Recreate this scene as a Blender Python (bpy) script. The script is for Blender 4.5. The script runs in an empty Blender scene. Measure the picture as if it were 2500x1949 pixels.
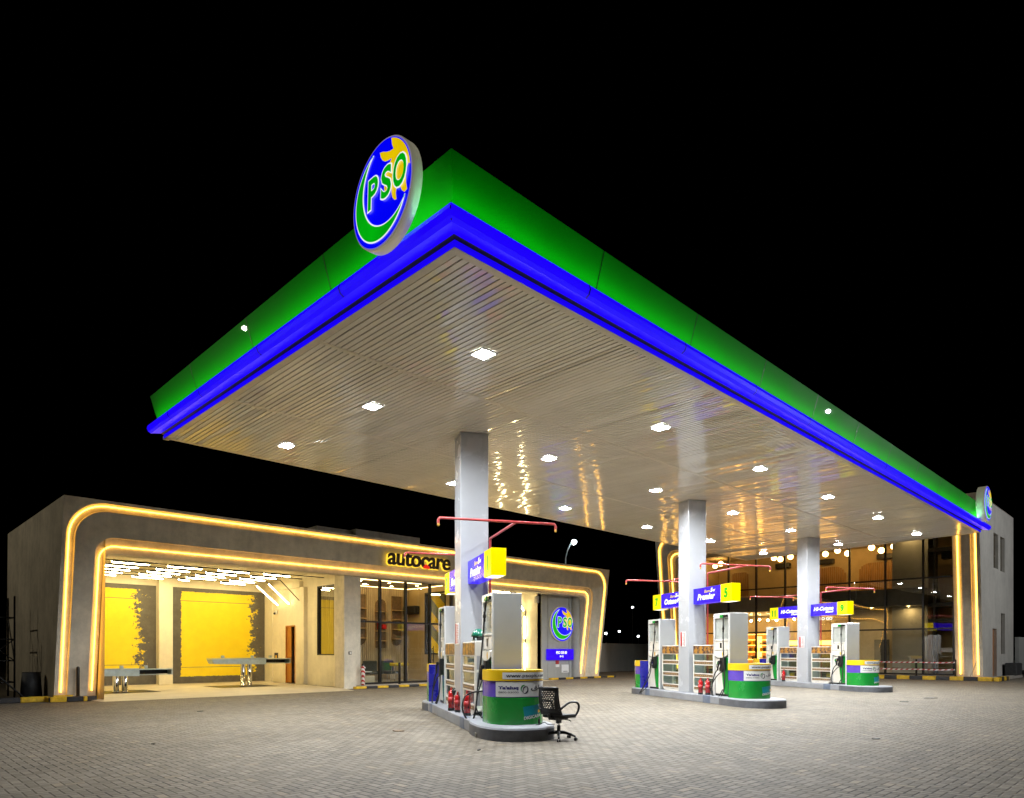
import bpy, math, random
from math import sin, cos, pi, radians as R
from mathutils import Vector as V, Matrix as M
random.seed(7)
S = bpy.context.scene
COL = S.collection

# ------------------------------------------------------------------ node helper
class N:
    """a socket with arithmetic, so that patterns can be written as formulas"""
    def __init__(s, t, o): s.t, s.o = t, o
    def m(s, op, *a):
        n = s.t.nodes.new('ShaderNodeMath'); n.operation = op
        for i, x in enumerate((s,) + a):
            if isinstance(x, N): s.t.links.new(x.o, n.inputs[i])
            else: n.inputs[i].default_value = x
        return N(s.t, n.outputs[0])
    def __add__(s, b): return s.m('ADD', b)
    def __radd__(s, b): return s.m('ADD', b)
    def __sub__(s, b): return s.m('SUBTRACT', b)
    def __rsub__(s, b): return (s * -1.0) + b
    def __mul__(s, b): return s.m('MULTIPLY', b)
    def __rmul__(s, b): return s.m('MULTIPLY', b)
    def __truediv__(s, b): return s.m('DIVIDE', b)
    def floor(s): return s.m('FLOOR')
    def fract(s): return s.m('FRACT')
    def mod(s, b): return s.m('FLOORED_MODULO', b)
    def gt(s, b): return s.m('GREATER_THAN', b)
    def lt(s, b): return s.m('LESS_THAN', b)
    def mn(s, b): return s.m('MINIMUM', b)
    def mx(s, b): return s.m('MAXIMUM', b)
    def eq(s, b): return s.m('COMPARE', b, 0.5)
    def step(s, a, b):
        n = s.t.nodes.new('ShaderNodeMapRange'); n.interpolation_type = 'SMOOTHSTEP'
        s.t.links.new(s.o, n.inputs[0]); n.inputs[1].default_value = a; n.inputs[2].default_value = b
        return N(s.t, n.outputs[0])

def coords(t, kind='Object'):
    c = t.nodes.new('ShaderNodeTexCoord'); sp = t.nodes.new('ShaderNodeSeparateXYZ')
    t.links.new(c.outputs[kind], sp.inputs[0])
    return c.outputs[kind], [N(t, o) for o in sp.outputs]
def noise(t, vec, scale, detail=4, rough=.55, stretch=None):
    n = t.nodes.new('ShaderNodeTexNoise'); n.inputs['Scale'].default_value = scale
    n.inputs['Detail'].default_value = detail; n.inputs['Roughness'].default_value = rough
    if stretch:
        mp = t.nodes.new('ShaderNodeMapping'); mp.inputs['Scale'].default_value = stretch
        t.links.new(vec, mp.inputs[0]); vec = mp.outputs[0]
    t.links.new(vec, n.inputs['Vector'])
    return N(t, n.outputs[0])
def mix(t, f, a, b):
    n = t.nodes.new('ShaderNodeMix'); n.data_type = 'RGBA'
    for i, x in ((0, f), (6, a), (7, b)):
        if isinstance(x, N): t.links.new(x.o, n.inputs[i])
        elif i == 0: n.inputs[0].default_value = x
        else: n.inputs[i].default_value = (*x[:3], 1)
    return N(t, n.outputs[2])
def comb(t, x, y, z):
    n = t.nodes.new('ShaderNodeCombineXYZ')
    for i, v in enumerate((x, y, z)):
        if isinstance(v, N): t.links.new(v.o, n.inputs[i])
        else: n.inputs[i].default_value = v
    return n.outputs[0]
def bump(t, h, strength, dist=.01):
    b = t.nodes.new('ShaderNodeBump'); b.inputs['Strength'].default_value = strength; b.inputs['Distance'].default_value = dist
    t.links.new(h.o, b.inputs['Height'])
    t.links.new(b.outputs[0], t.nodes['Principled BSDF'].inputs['Normal'])
def newmat(name):
    m = bpy.data.materials.new(name); m.use_nodes = True
    t = m.node_tree; return m, t, t.nodes['Principled BSDF']

MAT = {}
def paint(name, col, rough=.5, metal=0., var=.12, scale=6., bmp=0., bscale=40., spec=.5, coat=0., stretch=None):
    """painted, moulded or metal surface: base colour with a little wear and uneven gloss"""
    m, t, p = newmat(name)
    vec, _ = coords(t)
    n = noise(t, vec, scale, 5, .6, stretch)
    c0 = [max(0, c * (1 - var)) for c in col]; c1 = [min(1, c * (1 + var)) for c in col]
    t.links.new(mix(t, n.step(.3, .7), c0, c1).o, p.inputs['Base Color'])
    t.links.new((n * .16 + (rough - .08)).o, p.inputs['Roughness'])
    p.inputs['Metallic'].default_value = metal
    p.inputs['Specular IOR Level'].default_value = spec
    if coat: p.inputs['Coat Weight'].default_value = coat
    if bmp: bump(t, noise(t, vec, bscale, 4, .6), bmp)
    MAT[name] = m; return m
def glow(name, col, strength, sample=True, base=(0, 0, 0), rough=.3, var=0., vscale=2.):
    """something that gives off light: tube, strip, lamp or backlit acrylic"""
    m, t, p = newmat(name)
    p.inputs['Base Color'].default_value = (*base, 1); p.inputs['Roughness'].default_value = rough
    p.inputs['Emission Color'].default_value = (*col, 1); p.inputs['Emission Strength'].default_value = strength
    if var:
        vec, _ = coords(t)
        t.links.new(((noise(t, vec, vscale, 3) - .5) * (2 * var * strength) + strength).o, p.inputs['Emission Strength'])
    if not sample: m.cycles.emission_sampling = 'NONE'
    MAT[name] = m; return m
def glassy(name, tint=(.9, .95, .93), refl=1., rough=.0, wob=0., f0=1.5):
    """thin pane: clear sheet with a fresnel reflection"""
    m, t, p = newmat(name); t.nodes.remove(p)
    tr = t.nodes.new('ShaderNodeBsdfTransparent'); tr.inputs[0].default_value = (*tint, 1)
    gl = t.nodes.new('ShaderNodeBsdfGlossy'); gl.inputs['Roughness'].default_value = rough
    ge = t.nodes.new('ShaderNodeNewGeometry'); dt = t.nodes.new('ShaderNodeVectorMath'); dt.operation = 'DOT_PRODUCT'
    t.links.new(ge.outputs['True Normal'], dt.inputs[0]); t.links.new(ge.outputs['Incoming'], dt.inputs[1])
    c_ = 1.0 - N(t, dt.outputs['Value']).m('ABSOLUTE'); b0 = ((f0 - 1) / (f0 + 1)) ** 2
    mx = t.nodes.new('ShaderNodeMixShader')
    f = ((c_ * c_ * c_ * c_ * c_ * (1 - b0) + b0) * (1.9 * refl)).mn(1.0)
    t.links.new(f.o, mx.inputs[0]); t.links.new(tr.outputs[0], mx.inputs[1]); t.links.new(gl.outputs[0], mx.inputs[2])
    if wob:
        vec, _ = coords(t)
        b = t.nodes.new('ShaderNodeBump'); b.inputs['Strength'].default_value = wob; b.inputs['Distance'].default_value = .05
        t.links.new(noise(t, vec, .9, 1, .4).o, b.inputs['Height']); t.links.new(b.outputs[0], gl.inputs['Normal'])
    t.links.new(mx.outputs[0], t.nodes['Material Output'].inputs[0])
    MAT[name] = m; return m
def concrete(name, col, var=.22, rough=.8, bmp=.25, streak=True):
    """cast or plastered concrete: clouds, stains that run down, pinholes"""
    m, t, p = newmat(name)
    vec, xyz = coords(t)
    a = noise(t, vec, .7, 6, .62); b = noise(t, vec, 3.5, 6, .7); c = noise(t, vec, 30, 3, .6)
    f = a * .55 + b * .35 + c * .1
    if streak: f = f * .8 + noise(t, vec, 1.6, 4, .6, (2.2, 2.2, .22)) * .2
    k = [x * (1 - var) for x in col]; l = [min(1, x * (1 + var)) for x in col]
    cc = mix(t, f.step(.36, .64), k, l)
    st = noise(t, vec, 1.1, 5, .75).step(.60, .74)
    cc = mix(t, st * .5, cc, [x * .62 for x in col])
    t.links.new(cc.o, p.inputs['Base Color'])
    t.links.new((b * .2 + (rough - .1)).o, p.inputs['Roughness'])
    bump(t, b * .6 + c * .4, bmp, .01)
    MAT[name] = m; return m

# ------------------------------------------------------------------ materials
concrete('facade_concrete', (.60, .535, .41)); concrete('bay_plaster', (.74, .67, .50), .10, .7, .12)
concrete('pale_plaster', (.50, .48, .43), .14, .75, .15); concrete('kerb_concrete', (.34, .31, .27), .2)
concrete('island_concrete', (.27, .28, .30), .16, .6, .15, False); concrete('bay_floor', (.52, .46, .34), .12, .55, .1, False)
concrete('grey_render', (.36, .36, .33), .1, .7, .1); concrete('block_stone', (.24, .22, .18), .2, .85, .3, False)
paint('column_white', (.41, .422, .44), .26, 0, .04, 1.5, coat=.3)
paint('pump_white', (.56, .56, .54), .28, 0, .05, 3, coat=.3)
paint('pump_side', (.42, .43, .42), .35, .3, .05, 1.2)
paint('ivory_plastic', (.70, .66, .58), .4, 0, .05, 5)
paint('trim_beige', (.62, .56, .44), .35, .2, .06)
paint('green_fascia', (.001, .33, .003), .5, .0, .06, 1., spec=.05)
MAT['green_fascia'].node_tree.nodes['Principled BSDF'].inputs['Coat Weight'].default_value = .07; MAT['green_fascia'].node_tree.nodes['Principled BSDF'].inputs['Coat Roughness'].default_value = .012
paint('green_paint', (.006, .25, .03), .25, 0, .06, 3, coat=.4)
paint('yellow_paint', (.78, .50, .008), .3, 0, .06, 3, coat=.3)
paint('purple_paint', (.10, .055, .42), .25, 0, .06, 3, coat=.4)
paint('blue_paint', (.012, .012, .27), .28, 0, .05, 2, coat=.4)
paint('teal_paint', (.0, .19, .23), .35, 0, .2, 4)
paint('white_print', (.74, .74, .72), .4, 0, .04, 5)
paint('dark_print', (.02, .02, .035), .5, 0, .1); paint('navy_print', (.03, .025, .16), .5, 0, .1)
paint('red_print', (.42, .02, .02), .5, 0, .1); paint('lime_print', (.08, .42, .03), .4)
paint('red_paint', (.50, .012, .014), .25, 0, .12, 8, coat=.5)
paint('pipe_red', (.42, .05, .05), .4, .1, .15, 9)
paint('black_plastic', (.012, .012, .013), .42, 0, .2, 9, .1); paint('rubber', (.010, .010, .011), .55, 0, .2, 12, .1)
paint('mesh_black', (.012, .012, .013), .6, 0, .2, 20, .2, 200); paint('chrome', (.75, .75, .76), .14, 1, .05, 8)
paint('dark_metal', (.022, .020, .018), .38, .6, .2, 8); paint('steel_pale', (.42, .50, .50), .35, .5, .12, 5)
paint('kerb_yellow', (.66, .40, .012), .6, 0, .25, 7, .2); paint('kerb_black', (.022, .02, .02), .6, 0, .3, 7, .2)
paint('island_blue', (.13, .16, .22), .5, 0, .15, 6); paint('kerb_slate', (.10, .105, .12), .6, 0, .2, 5, .15); paint('door_wood', (.42, .16, .025), .4, 0, .2, 3, .1, 30, stretch=(6, 6, .6))
paint('shelf_wood', (.55, .36, .15), .45, 0, .2, 3, stretch=(1, 6, 6)); paint('brown_strip', (.16, .10, .055), .45, 0, .3, 10)
paint('sofa_grey', (.05, .055, .05), .8, 0, .2, 12, .3); paint('stool_yellow', (.6, .42, .02), .5)
paint('slat_wood', (.48, .38, .25), .5, 0, .2, 3, .1, stretch=(4, 4, .4)); paint('warm_wall', (.46, .35, .18), .7, 0, .08, 1.5)
paint('cafe_slat', (.36, .19, .06), .5, 0, .22, 3, stretch=(4, 4, .5)); paint('slab_dark', (.11, .11, .10), .5, 0, .15, 2)
paint('ceiling_tan', (.55, .46, .32), .7, 0, .06); paint('lino', (.30, .28, .24), .4, 0, .12, 3)
paint('black_car_red', (.55, .01, .01), .3); paint('letter_brown', (.035, .018, .008), .4, .2)
paint('helmet_green', (.01, .14, .08), .22, 0, .1, coat=.5); paint('orange_plastic', (.62, .10, .02), .5)
paint('window_brown', (.055, .04, .015), .25, 0, .3, 2); paint('drum_dark', (.03, .03, .03), .6, 0, .3)
paint('emblem_case', (.78, .70, .55), .35, .1, .06, 3); paint('gold_print', (.75, .45, .04), .4)
glassy('clear_glass', (.86, .90, .84), 1.0, .0, .035); glassy('shop_glass', (.86, .82, .70), 1.7, .0, .05, 1.6)
glassy('shelf_glass', (.62, .76, .68), 1., .02); glassy('display_glass', (.85, .87, .85), .35, .0); glassy('mirror_glass', (.6, .62, .5), 3.6, .0, .02)
glow('led_warm', (1, .50, .065), 9); glow('led_wash', (1, .48, .05), 1.3)
glow('tube_white', (1, .81, .42), 78); glow('tube_soft', (1, .81, .42), 36)
glow('canopy_lamp', (.92, .96, 1), 190); glow('fascia_strip', (.25, 1, .45), 30.)
glow('blue_acrylic', (.012, .0, 1), .95, True, (.0, .0, .10), .3, .12, .8)
MAT['blue_acrylic'].node_tree.nodes['Principled BSDF'].inputs['Specular IOR Level'].default_value = .22
glow('_', (0, 0, 0), 0); glow('blue_deep', (.01, .0, 1), .75, True, (.01, .01, .3), .2)
glow('sign_blue', (.035, .0, .95), .95, True, (.0, .0, .06), .2, .15, 3.); glow('sign_yellow', (.80, .62, .0), .85, True, (.4, .3, 0), .2, .06, 3)
glow('sign_under', (1, .95, .8), 2.0, False)
glow('sign_white', (1, 1, 1), 1.5, False); glow('sign_gold', (1, .72, .12), 1.1, False); glow('sign_green', (.0, .28, .01), .8, False, (0, .2, 0))
glow('emb_blue', (.0, .0, .95), .95, False, (0, 0, .3), .3, .12, 2.); glow('emb_green', (.0, .50, .005), .75, False, (0, .2, 0), .3, .5, 2.)
glow('emb_yellow', (.88, .60, .0), .85, False, (.3, .2, 0), .3, .3, 2.); glow('emb_white', (.9, .93, 1), .95, False); glow('emb_rim', (.42, .36, .75), .45, False)
glow('halo_yellow', (1, .62, .04), 1.5); glow('globe_warm', (1, .62, .22), 28); glow('spot_warm', (1, .68, .28), 330)
glow('cove_warm', (1, .66, .26), 11.); glow('shelf_glow', (1, .50, .09), 9); glow('flood', (.86, .95, 1), 220); glow('far_lamp', (.9, .95, 1), 30, False)
glow('lamp_right', (.95, .97, 1), 9500); glow('lamp_left', (1, .9, .7), 1900)
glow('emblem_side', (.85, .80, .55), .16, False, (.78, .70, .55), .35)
glow('neon_white', (.92, .95, 1), 2.2, False); glow('red_glow', (1, .02, .01), .7, False, (.4, 0, 0))

def soffit_mat():
    m, t, p = newmat('soffit_enamel')
    vec, xyz = coords(t)
    n = noise(t, vec, 2., 4, .55)
    t.links.new(mix(t, n.step(.3, .7), (.82, .76, .63), (.87, .81, .68)).o, p.inputs['Base Color'])
    t.links.new((n * .05 + .045).o, p.inputs['Roughness']); p.inputs['Specular IOR Level'].default_value = .65
    p.inputs['Coat Weight'].default_value = .25; p.inputs['Coat Roughness'].default_value = .08
    bump(t, noise(t, vec, 1., 2, .5, (7., .9, 1)), .16, .012)
    MAT['soffit_enamel'] = m
soffit_mat()

def paving_mat():
    """grey concrete blocks, 21 x 10.5 cm, laid in herringbone"""
    m, t, p = newmat('block_paving')
    vec, (x, y, z) = coords(t)
    wx = noise(t, vec, .5, 2); 
    u = x / .105 + (wx - .5) * .5; v = y / .105 + (noise(t, vec, .37, 2) - .5) * .5
    i, j = u.floor(), v.floor(); fu, fv = u.fract(), v.fract()
    k = (i - j).mod(4.0)
    k1, k2 = k.eq(1.), k.eq(2.); hor = k.lt(1.5)
    bx = fu + k1; by = fv + k2
    w = hor + 1.; h = 2.0 - hor
    edge = bx.mn(w - bx).mn(by).mn(h - by)
    ii, jj = i - k1, j - k2
    wn = t.nodes.new('ShaderNodeTexWhiteNoise'); wn.noise_dimensions = '3D'
    t.links.new(comb(t, ii, jj, hor), wn.inputs[0])
    rnd = N(t, wn.outputs['Value'])
    wn2 = t.nodes.new('ShaderNodeTexWhiteNoise'); t.links.new(comb(t, jj, ii, hor + 3.), wn2.inputs[0]); rnd2 = N(t, wn2.outputs['Value'])
    big = noise(t, vec, .22, 5, .6); mid = noise(t, vec, 1.3, 5, .65); fine = noise(t, vec, 60, 3, .7)
    f = rnd * .26 + big * .46 + mid * .34 + fine * .12
    c = mix(t, f.step(.34, .84), (.122, .105, .077), (.224, .195, .146))
    c = mix(t, rnd2.gt(.965) * .35, c, (.31, .245, .15))
    c = mix(t, noise(t, vec, .9, 6, .75).step(.60, .72) * .4, c, (.12, .11, .095))
    gap = (edge + (fine - .5) * .06).step(.045, .125)
    sand = noise(t, vec, .6, 4, .6).step(.40, .62)
    c = mix(t, gap, mix(t, sand, (.035, .026, .018), (.10, .08, .056)), c)
    t.links.new(c.o, p.inputs['Base Color'])
    t.links.new((mid * .25 + .60).o, p.inputs['Roughness']); p.inputs['Specular IOR Level'].default_value = .35
    bump(t, gap * .8 + rnd * .35 + fine * .12, .7, .010)
    MAT['block_paving'] = m
paving_mat()

def mural_mat(name, x0, x1, z0, z1, left):
    """dark grey wall panel with a dry-brushed yellow field; object space x along the wall, z up"""
    m, t, p = newmat(name)
    vec, (x, y, z) = coords(t)
    n1 = noise(t, vec, 5., 5, .75, (.9, 1, 1.2)); n2 = noise(t, vec, 2.2, 7, .80, (.9, 1, 1.3)); n3 = noise(t, vec, 16, 3, .6, (.6, 1, 2))
    r = (x1 - x) + (n2 - .60) * 2.6 + (n1 - .52) * 1.3
    l = (x - x0) + (n1 - .5) * .30 + (n3 - .5) * .12
    b = (z - z0) + (n3 - .5) * .10; u = (z1 - z) + (n1 - .5) * .12
    msk = (r.gt(0.0) if True else r)
    msk = msk * b.gt(0.0) * u.gt(0.0)
    if left: msk = msk * l.gt(0.0)
    ln = ((z - (z1 - .42)).m('ABSOLUTE').lt(.012)).mx((z - (z0 + .42)).m('ABSOLUTE').lt(.012))
    msk = msk * (1.0 - ln * n1.gt(.36))
    sm = noise(t, vec, 2., 5, .7)
    dark = mix(t, sm.step(.35, .75), (.085, .075, .06), (.13, .115, .09))
    dark = mix(t, (noise(t, vec, 2.5, 4, .6).step(.58, .8) * (z - z0).lt(.12)) * .6, dark, (.3, .26, .2))
    c = mix(t, msk, dark, mix(t, sm.step(.3, .7), (.80, .585, .002), (.86, .64, .003)))
    t.links.new(c.o, p.inputs['Base Color']); p.inputs['Roughness'].default_value = .55
    MAT[name] = m
mural_mat('mural_large', 11.02, 14.62, .36, 4.24, True); mural_mat('mural_small', 6., 9.50, .50, 4.22, False)
def stripes_mat():
    m, t, p = newmat('stripe_wall')
    vec, (x, y, z) = coords(t)
    s = ((x + z) / 1.5).fract().lt(.5)
    t.links.new(mix(t, s, (.20, .20, .15), (.76, .50, .01)).o, p.inputs['Base Color']); p.inputs['Roughness'].default_value = .5
    MAT['stripe_wall'] = m
stripes_mat()
def picture_mat():
    m, t, p = newmat('poster_print')
    vec, (x, y, z) = coords(t)
    a = noise(t, vec, 5, 3); b = noise(t, vec, 15, 4)
    c = mix(t, a.step(.42, .6), (.055, .028, .03), (.42, .20, .03)); c = mix(t, b.step(.60, .68), c, (.5, .36, .2))
    t.links.new(c.o, p.inputs['Base Color']); p.inputs['Roughness'].default_value = .3
    MAT['poster_print'] = m
picture_mat()
def tape_mat():
    m, t, p = newmat('barrier_tape')
    vec, (x, y, z) = coords(t)
    s = ((x + y + z * 1.4) / .26).fract().lt(.5)
    t.links.new(mix(t, s, (.45, .03, .03), (.7, .66, .6)).o, p.inputs['Base Color']); MAT['barrier_tape'] = m
tape_mat()

# ------------------------------------------------------------------ mesh helper
TXT = {}
def text_geo(s, bold=0., shear=0., space=1., ext=0.):
    key = (s, bold, shear, space, ext)
    if key in TXT: return TXT[key]
    cu = bpy.data.curves.new('txt', 'FONT'); cu.body = s; cu.offset = bold; cu.shear = shear; cu.space_character = space
    cu.extrude = ext; cu.resolution_u = 4
    o = bpy.data.objects.new('txt', cu); COL.objects.link(o)
    dg = bpy.context.evaluated_depsgraph_get(); dg.update()
    me = o.evaluated_get(dg).to_mesh()
    vs = [v.co.copy() for v in me.vertices]; fs = [tuple(p.vertices) for p in me.polygons]
    o.evaluated_get(dg).to_mesh_clear(); bpy.data.objects.remove(o); bpy.data.curves.remove(cu)
    if not vs: vs, fs = [V((0, 0, 0)), V((1, 0, 0)), V((1, 1, 0))], []
    x0 = min(v.x for v in vs); x1 = max(v.x for v in vs); y0 = min(v.y for v in vs); y1 = max(v.y for v in vs)
    TXT[key] = (vs, fs, x0, x1, y0, y1); return TXT[key]

class MB:
    def __init__(s, T=None): s.v, s.f, s.mi, s.sm, s.T = [], [], [], [], T or M.Identity(4)
    def add(s, vs, fs, mi=0, smooth=False):
        b = len(s.v); s.v += [s.T @ V(p) for p in vs]
        for f in fs: s.f.append(tuple(b + i for i in f)); s.mi.append(mi); s.sm.append(smooth)
        return s
    def box(s, x0, y0, z0, x1, y1, z1, mi=0, c=0.):
        x0, x1 = min(x0, x1), max(x0, x1); y0, y1 = min(y0, y1), max(y0, y1); z0, z1 = min(z0, z1), max(z0, z1)
        if c <= 0:
            vs = [(x, y, z) for z in (z0, z1) for y in (y0, y1) for x in (x0, x1)]
            return s.add(vs, [(0, 2, 3, 1), (4, 5, 7, 6), (0, 1, 5, 4), (2, 6, 7, 3), (0, 4, 6, 2), (1, 3, 7, 5)], mi)
        c = min(c, (x1 - x0) / 2.01, (y1 - y0) / 2.01, (z1 - z0) / 2.01)
        vs, fs = [], []
        for sx, X, xc in ((-1, x0, x0 + c), (1, x1, x1 - c)):
            for sy, Y, yc in ((-1, y0, y0 + c), (1, y1, y1 - c)):
                for sz, Z, zc in ((-1, z0, z0 + c), (1, z1, z1 - c)):
                    vs += [(X, yc, zc), (xc, Y, zc), (xc, yc, Z)]
        q = lambda a, b, d, k: ((a * 2 + b) * 2 + d) * 3 + k
        for a in (0, 1):
            fs.append([(q(a, 0, 0, 0)), q(a, 1, 0, 0), q(a, 1, 1, 0), q(a, 0, 1, 0)][::1 if a else -1])
            fs.append([(q(0, a, 0, 1)), q(1, a, 0, 1), q(1, a, 1, 1), q(0, a, 1, 1)][::-1 if a else 1])
            fs.append([(q(0, 0, a, 2)), q(1, 0, a, 2), q(1, 1, a, 2), q(0, 1, a, 2)][::1 if a else -1])
            for b in (0, 1):
                fs.append([q(a, b, 0, 0), q(a, b, 1, 0), q(a, b, 1, 1), q(a, b, 0, 1)])
                fs.append([q(a, 0, b, 0), q(a, 1, b, 0), q(a, 1, b, 2), q(a, 0, b, 2)])
                fs.append([q(0, a, b, 1), q(1, a, b, 1), q(1, a, b, 2), q(0, a, b, 2)])
                for d in (0, 1): fs.append([q(a, b, d, 0), q(a, b, d, 1), q(a, b, d, 2)])
        return s.add(vs, [tuple(f) for f in fs], mi)
    def quad(s, a, b, c, d, mi=0): return s.add([a, b, c, d], [(0, 1, 2, 3)], mi)
    def prism(s, poly, F, h, mi=0, smooth=False, cap=True):
        """poly: 2-d outline, F(x, y, k) -> point, k = 0..h along the extrusion"""
        n = len(poly)
        vs = [F(x, y, 0) for x, y in poly] + [F(x, y, h) for x, y in poly]
        s.add(vs, [(i, (i + 1) % n, n + (i + 1) % n, n + i) for i in range(n)], mi, smooth)
        if cap: s.add([F(x, y, h) for x, y in poly], [tuple(range(n))], mi); s.add([F(x, y, 0) for x, y in poly], [tuple(range(n))[::-1]], mi)
        return s
    def tube(s, pts, r, n=8, mi=0, caps=True, rs=None):
        pts = [V(p) for p in pts]; L = len(pts); rings = []
        up = V((0, 0, 1)); d0 = (pts[1] - pts[0]).normalized()
        if abs(d0.dot(up)) > .9: up = V((1, 0, 0))
        a = d0.cross(up).normalized()
        for i, p in enumerate(pts):
            d = (pts[min(i + 1, L - 1)] - pts[max(i - 1, 0)])
            d = d.normalized() if d.length > 1e-9 else d0
            a = (a - d * a.dot(d)); a = a.normalized() if a.length > 1e-6 else d.orthogonal().normalized()
            b = d.cross(a); rr = rs[i] if rs else r
            rings.append([p + (a * cos(2 * pi * k / n) + b * sin(2 * pi * k / n)) * rr for k in range(n)])
        vs = [q for r_ in rings for q in r_]
        fs = [(i * n + k, i * n + (k + 1) % n, (i + 1) * n + (k + 1) % n, (i + 1) * n + k) for i in range(L - 1) for k in range(n)]
        s.add(vs, fs, mi, True)
        if caps: s.add(rings[0], [tuple(range(n))[::-1]], mi); s.add(rings[-1], [tuple(range(n))], mi)
        return s
    def lathe(s, prof, c=(0, 0, 0), n=16, mi=0, F=None):
        F = F or (lambda r, a, z: (c[0] + r * cos(a), c[1] + r * sin(a), c[2] + z))
        vs = [F(r, 2 * pi * k / n, z) for r, z in prof for k in range(n)]
        fs = [(i * n + k, i * n + (k + 1) % n, (i + 1) * n + (k + 1) % n, (i + 1) * n + k) for i in range(len(prof) - 1) for k in range(n)]
        return s.add(vs, fs, mi, True)
    def ball(s, c, r, mi=0, n=14, sz=1.):
        return s.lathe([(max(1e-4, r * sin(pi * i / 9)), -r * sz * cos(pi * i / 9)) for i in range(10)], c, n, mi)
    def disc(s, F, r, n=40, mi=0): return s.add([F(r * cos(2 * pi * k / n), r * sin(2 * pi * k / n), 0) for k in range(n)], [tuple(range(n))], mi)
    def text(s, st, F, x0, y0, h=None, w=None, wmax=None, bold=0., shear=0., space=1., ext=0., mi=0, align='L'):
        vs, fs, a, b, c, d = text_geo(st, bold, shear, space, ext)
        ky = h / (d - c) if h else None
        kx = w / (b - a) if w else ky
        ky = ky or kx
        if wmax and kx * (b - a) > wmax: kx = wmax / (b - a)
        off = {'L': 0, 'C': -.5, 'R': -1}[align] * kx * (b - a)
        return s.add([F(x0 + off + (v.x - a) * kx, y0 + (v.y - c) * ky, v.z) for v in vs], fs, mi)
    def build(s, name, mats, parent=None, loc=None, rot=None):
        me = bpy.data.meshes.new(name); me.from_pydata([tuple(p) for p in s.v], [], s.f)
        if isinstance(mats, str): mats = [mats]
        for m in mats: me.materials.append(MAT[m])
        me.polygons.foreach_set('material_index', s.mi); me.polygons.foreach_set('use_smooth', s.sm); me.update()
        o = bpy.data.objects.new(name, me); COL.objects.link(o)
        if parent: o.parent = parent
        if loc: o.location = loc
        if rot is not None: o.rotation_euler = (0, 0, rot)
        return o

def tag(o, label, cat, group=None, kind=None):
    if label: o['label'] = label
    if cat: o['category'] = cat
    if group: o['group'] = group
    if kind: o['kind'] = kind
    return o
def thing(name, label, cat, loc=(0, 0, 0), rot=0., group=None):
    o = bpy.data.objects.new(name, None); COL.objects.link(o); o.location = loc; o.rotation_euler = (0, 0, rot); o.empty_display_size = .2
    return tag(o, label, cat, group)
def dup(root, loc, rot, label, group=None):
    def rec(o, par):
        c = o.copy(); COL.objects.link(c)
        if par: c.parent = par
        for ch in list(o.children): rec(ch, c)
        return c
    r = rec(root, None); r.location = loc; r.rotation_euler = (0, 0, rot); r['label'] = label
    if group: r['group'] = group
    return r
ORD = ['first', 'second', 'third', 'fourth', 'fifth', 'sixth', 'seventh', 'eighth', 'ninth']
XYZ = lambda x, y, z: (x, y, z)
def arc(cx, cy, r, a0, a1, n): return [(cx + r * cos(a0 + (a1 - a0) * i / n), cy + r * sin(a0 + (a1 - a0) * i / n)) for i in range(n + 1)]
def smooth(pts, k=6):
    """Catmull-Rom through the points"""
    P = [V(p) for p in pts]; out = []
    for i in range(len(P) - 1):
        a, b, c, d = P[max(i - 1, 0)], P[i], P[i + 1], P[min(i + 2, len(P) - 1)]
        for j in range(k):
            t = j / k
            out.append(.5 * ((2 * b) + (c - a) * t + (2 * a - 5 * b + 4 * c - d) * t * t + (3 * b - a - 3 * c + d) * t ** 3))
    return out + [P[-1]]

# ================================================================== ground
g = MB(); g.add([(-60, -60, 0), (140, -60, 0), (140, 140, 0), (-60, 140, 0)], [(0, 1, 2, 3)])
tag(g.build('forecourt_ground', 'block_paving'), None, None, None, 'structure')
ap = MB(); ap.add([(5.5, 22.9, .006), (14.0, 22.75, .006), (14.35, 24.3, .03), (15, 32.7, .03), (4.8, 32.7, .03), (5.3, 24.3, .03)], [(0, 1, 2, 5), (5, 2, 3, 4)])
ap.add([(20.6, 23.4, .006), (26.4, 23.4, .006), (26.45, 32.7, .03), (20.5, 32.7, .03)], [(0, 1, 2, 3)])
tag(ap.build('bay_pavement', 'bay_floor'), None, None, None, 'structure')

# ================================================================== buildings with the leaning portal frame
def portal(map_, rings, n=9):
    """rings: (a0, a1, top, radius, depth, foot); lofts an upside-down U with rounded shoulders"""
    out = []
    for a0, a1, zt, r, d, zb in rings:
        p = [(a0, zb)] + [(a0, zb + (zt - r - zb) * i / 4) for i in (1, 2, 3)] + arc(a0 + r, zt - r, r, pi, pi / 2, n)
        p += [(a0 + r + (a1 - a0 - 2 * r) * i / 6, zt) for i in range(1, 6)]
        p += arc(a1 - r, zt - r, r, pi / 2, 0, n) + [(a1, zb + (zt - r - zb) * i / 4) for i in (3, 2, 1)] + [(a1, zb)]
        out.append([map_(a, z, d) for a, z in p])
    return out
def loft(mb, rings, mi=0):
    k = len(rings[0])
    for r0, r1 in zip(rings, rings[1:]):
        mb.add(r0 + r1, [(i, i + 1, k + i + 1, k + i) for i in range(k - 1)], mi)
def led(mb, map_, a0, a1, zt, r, d, zb, rad, n=9):
    mb.tube(portal(map_, [(a0, a1, zt, r, d, zb)], n)[0], rad, 6)

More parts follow.
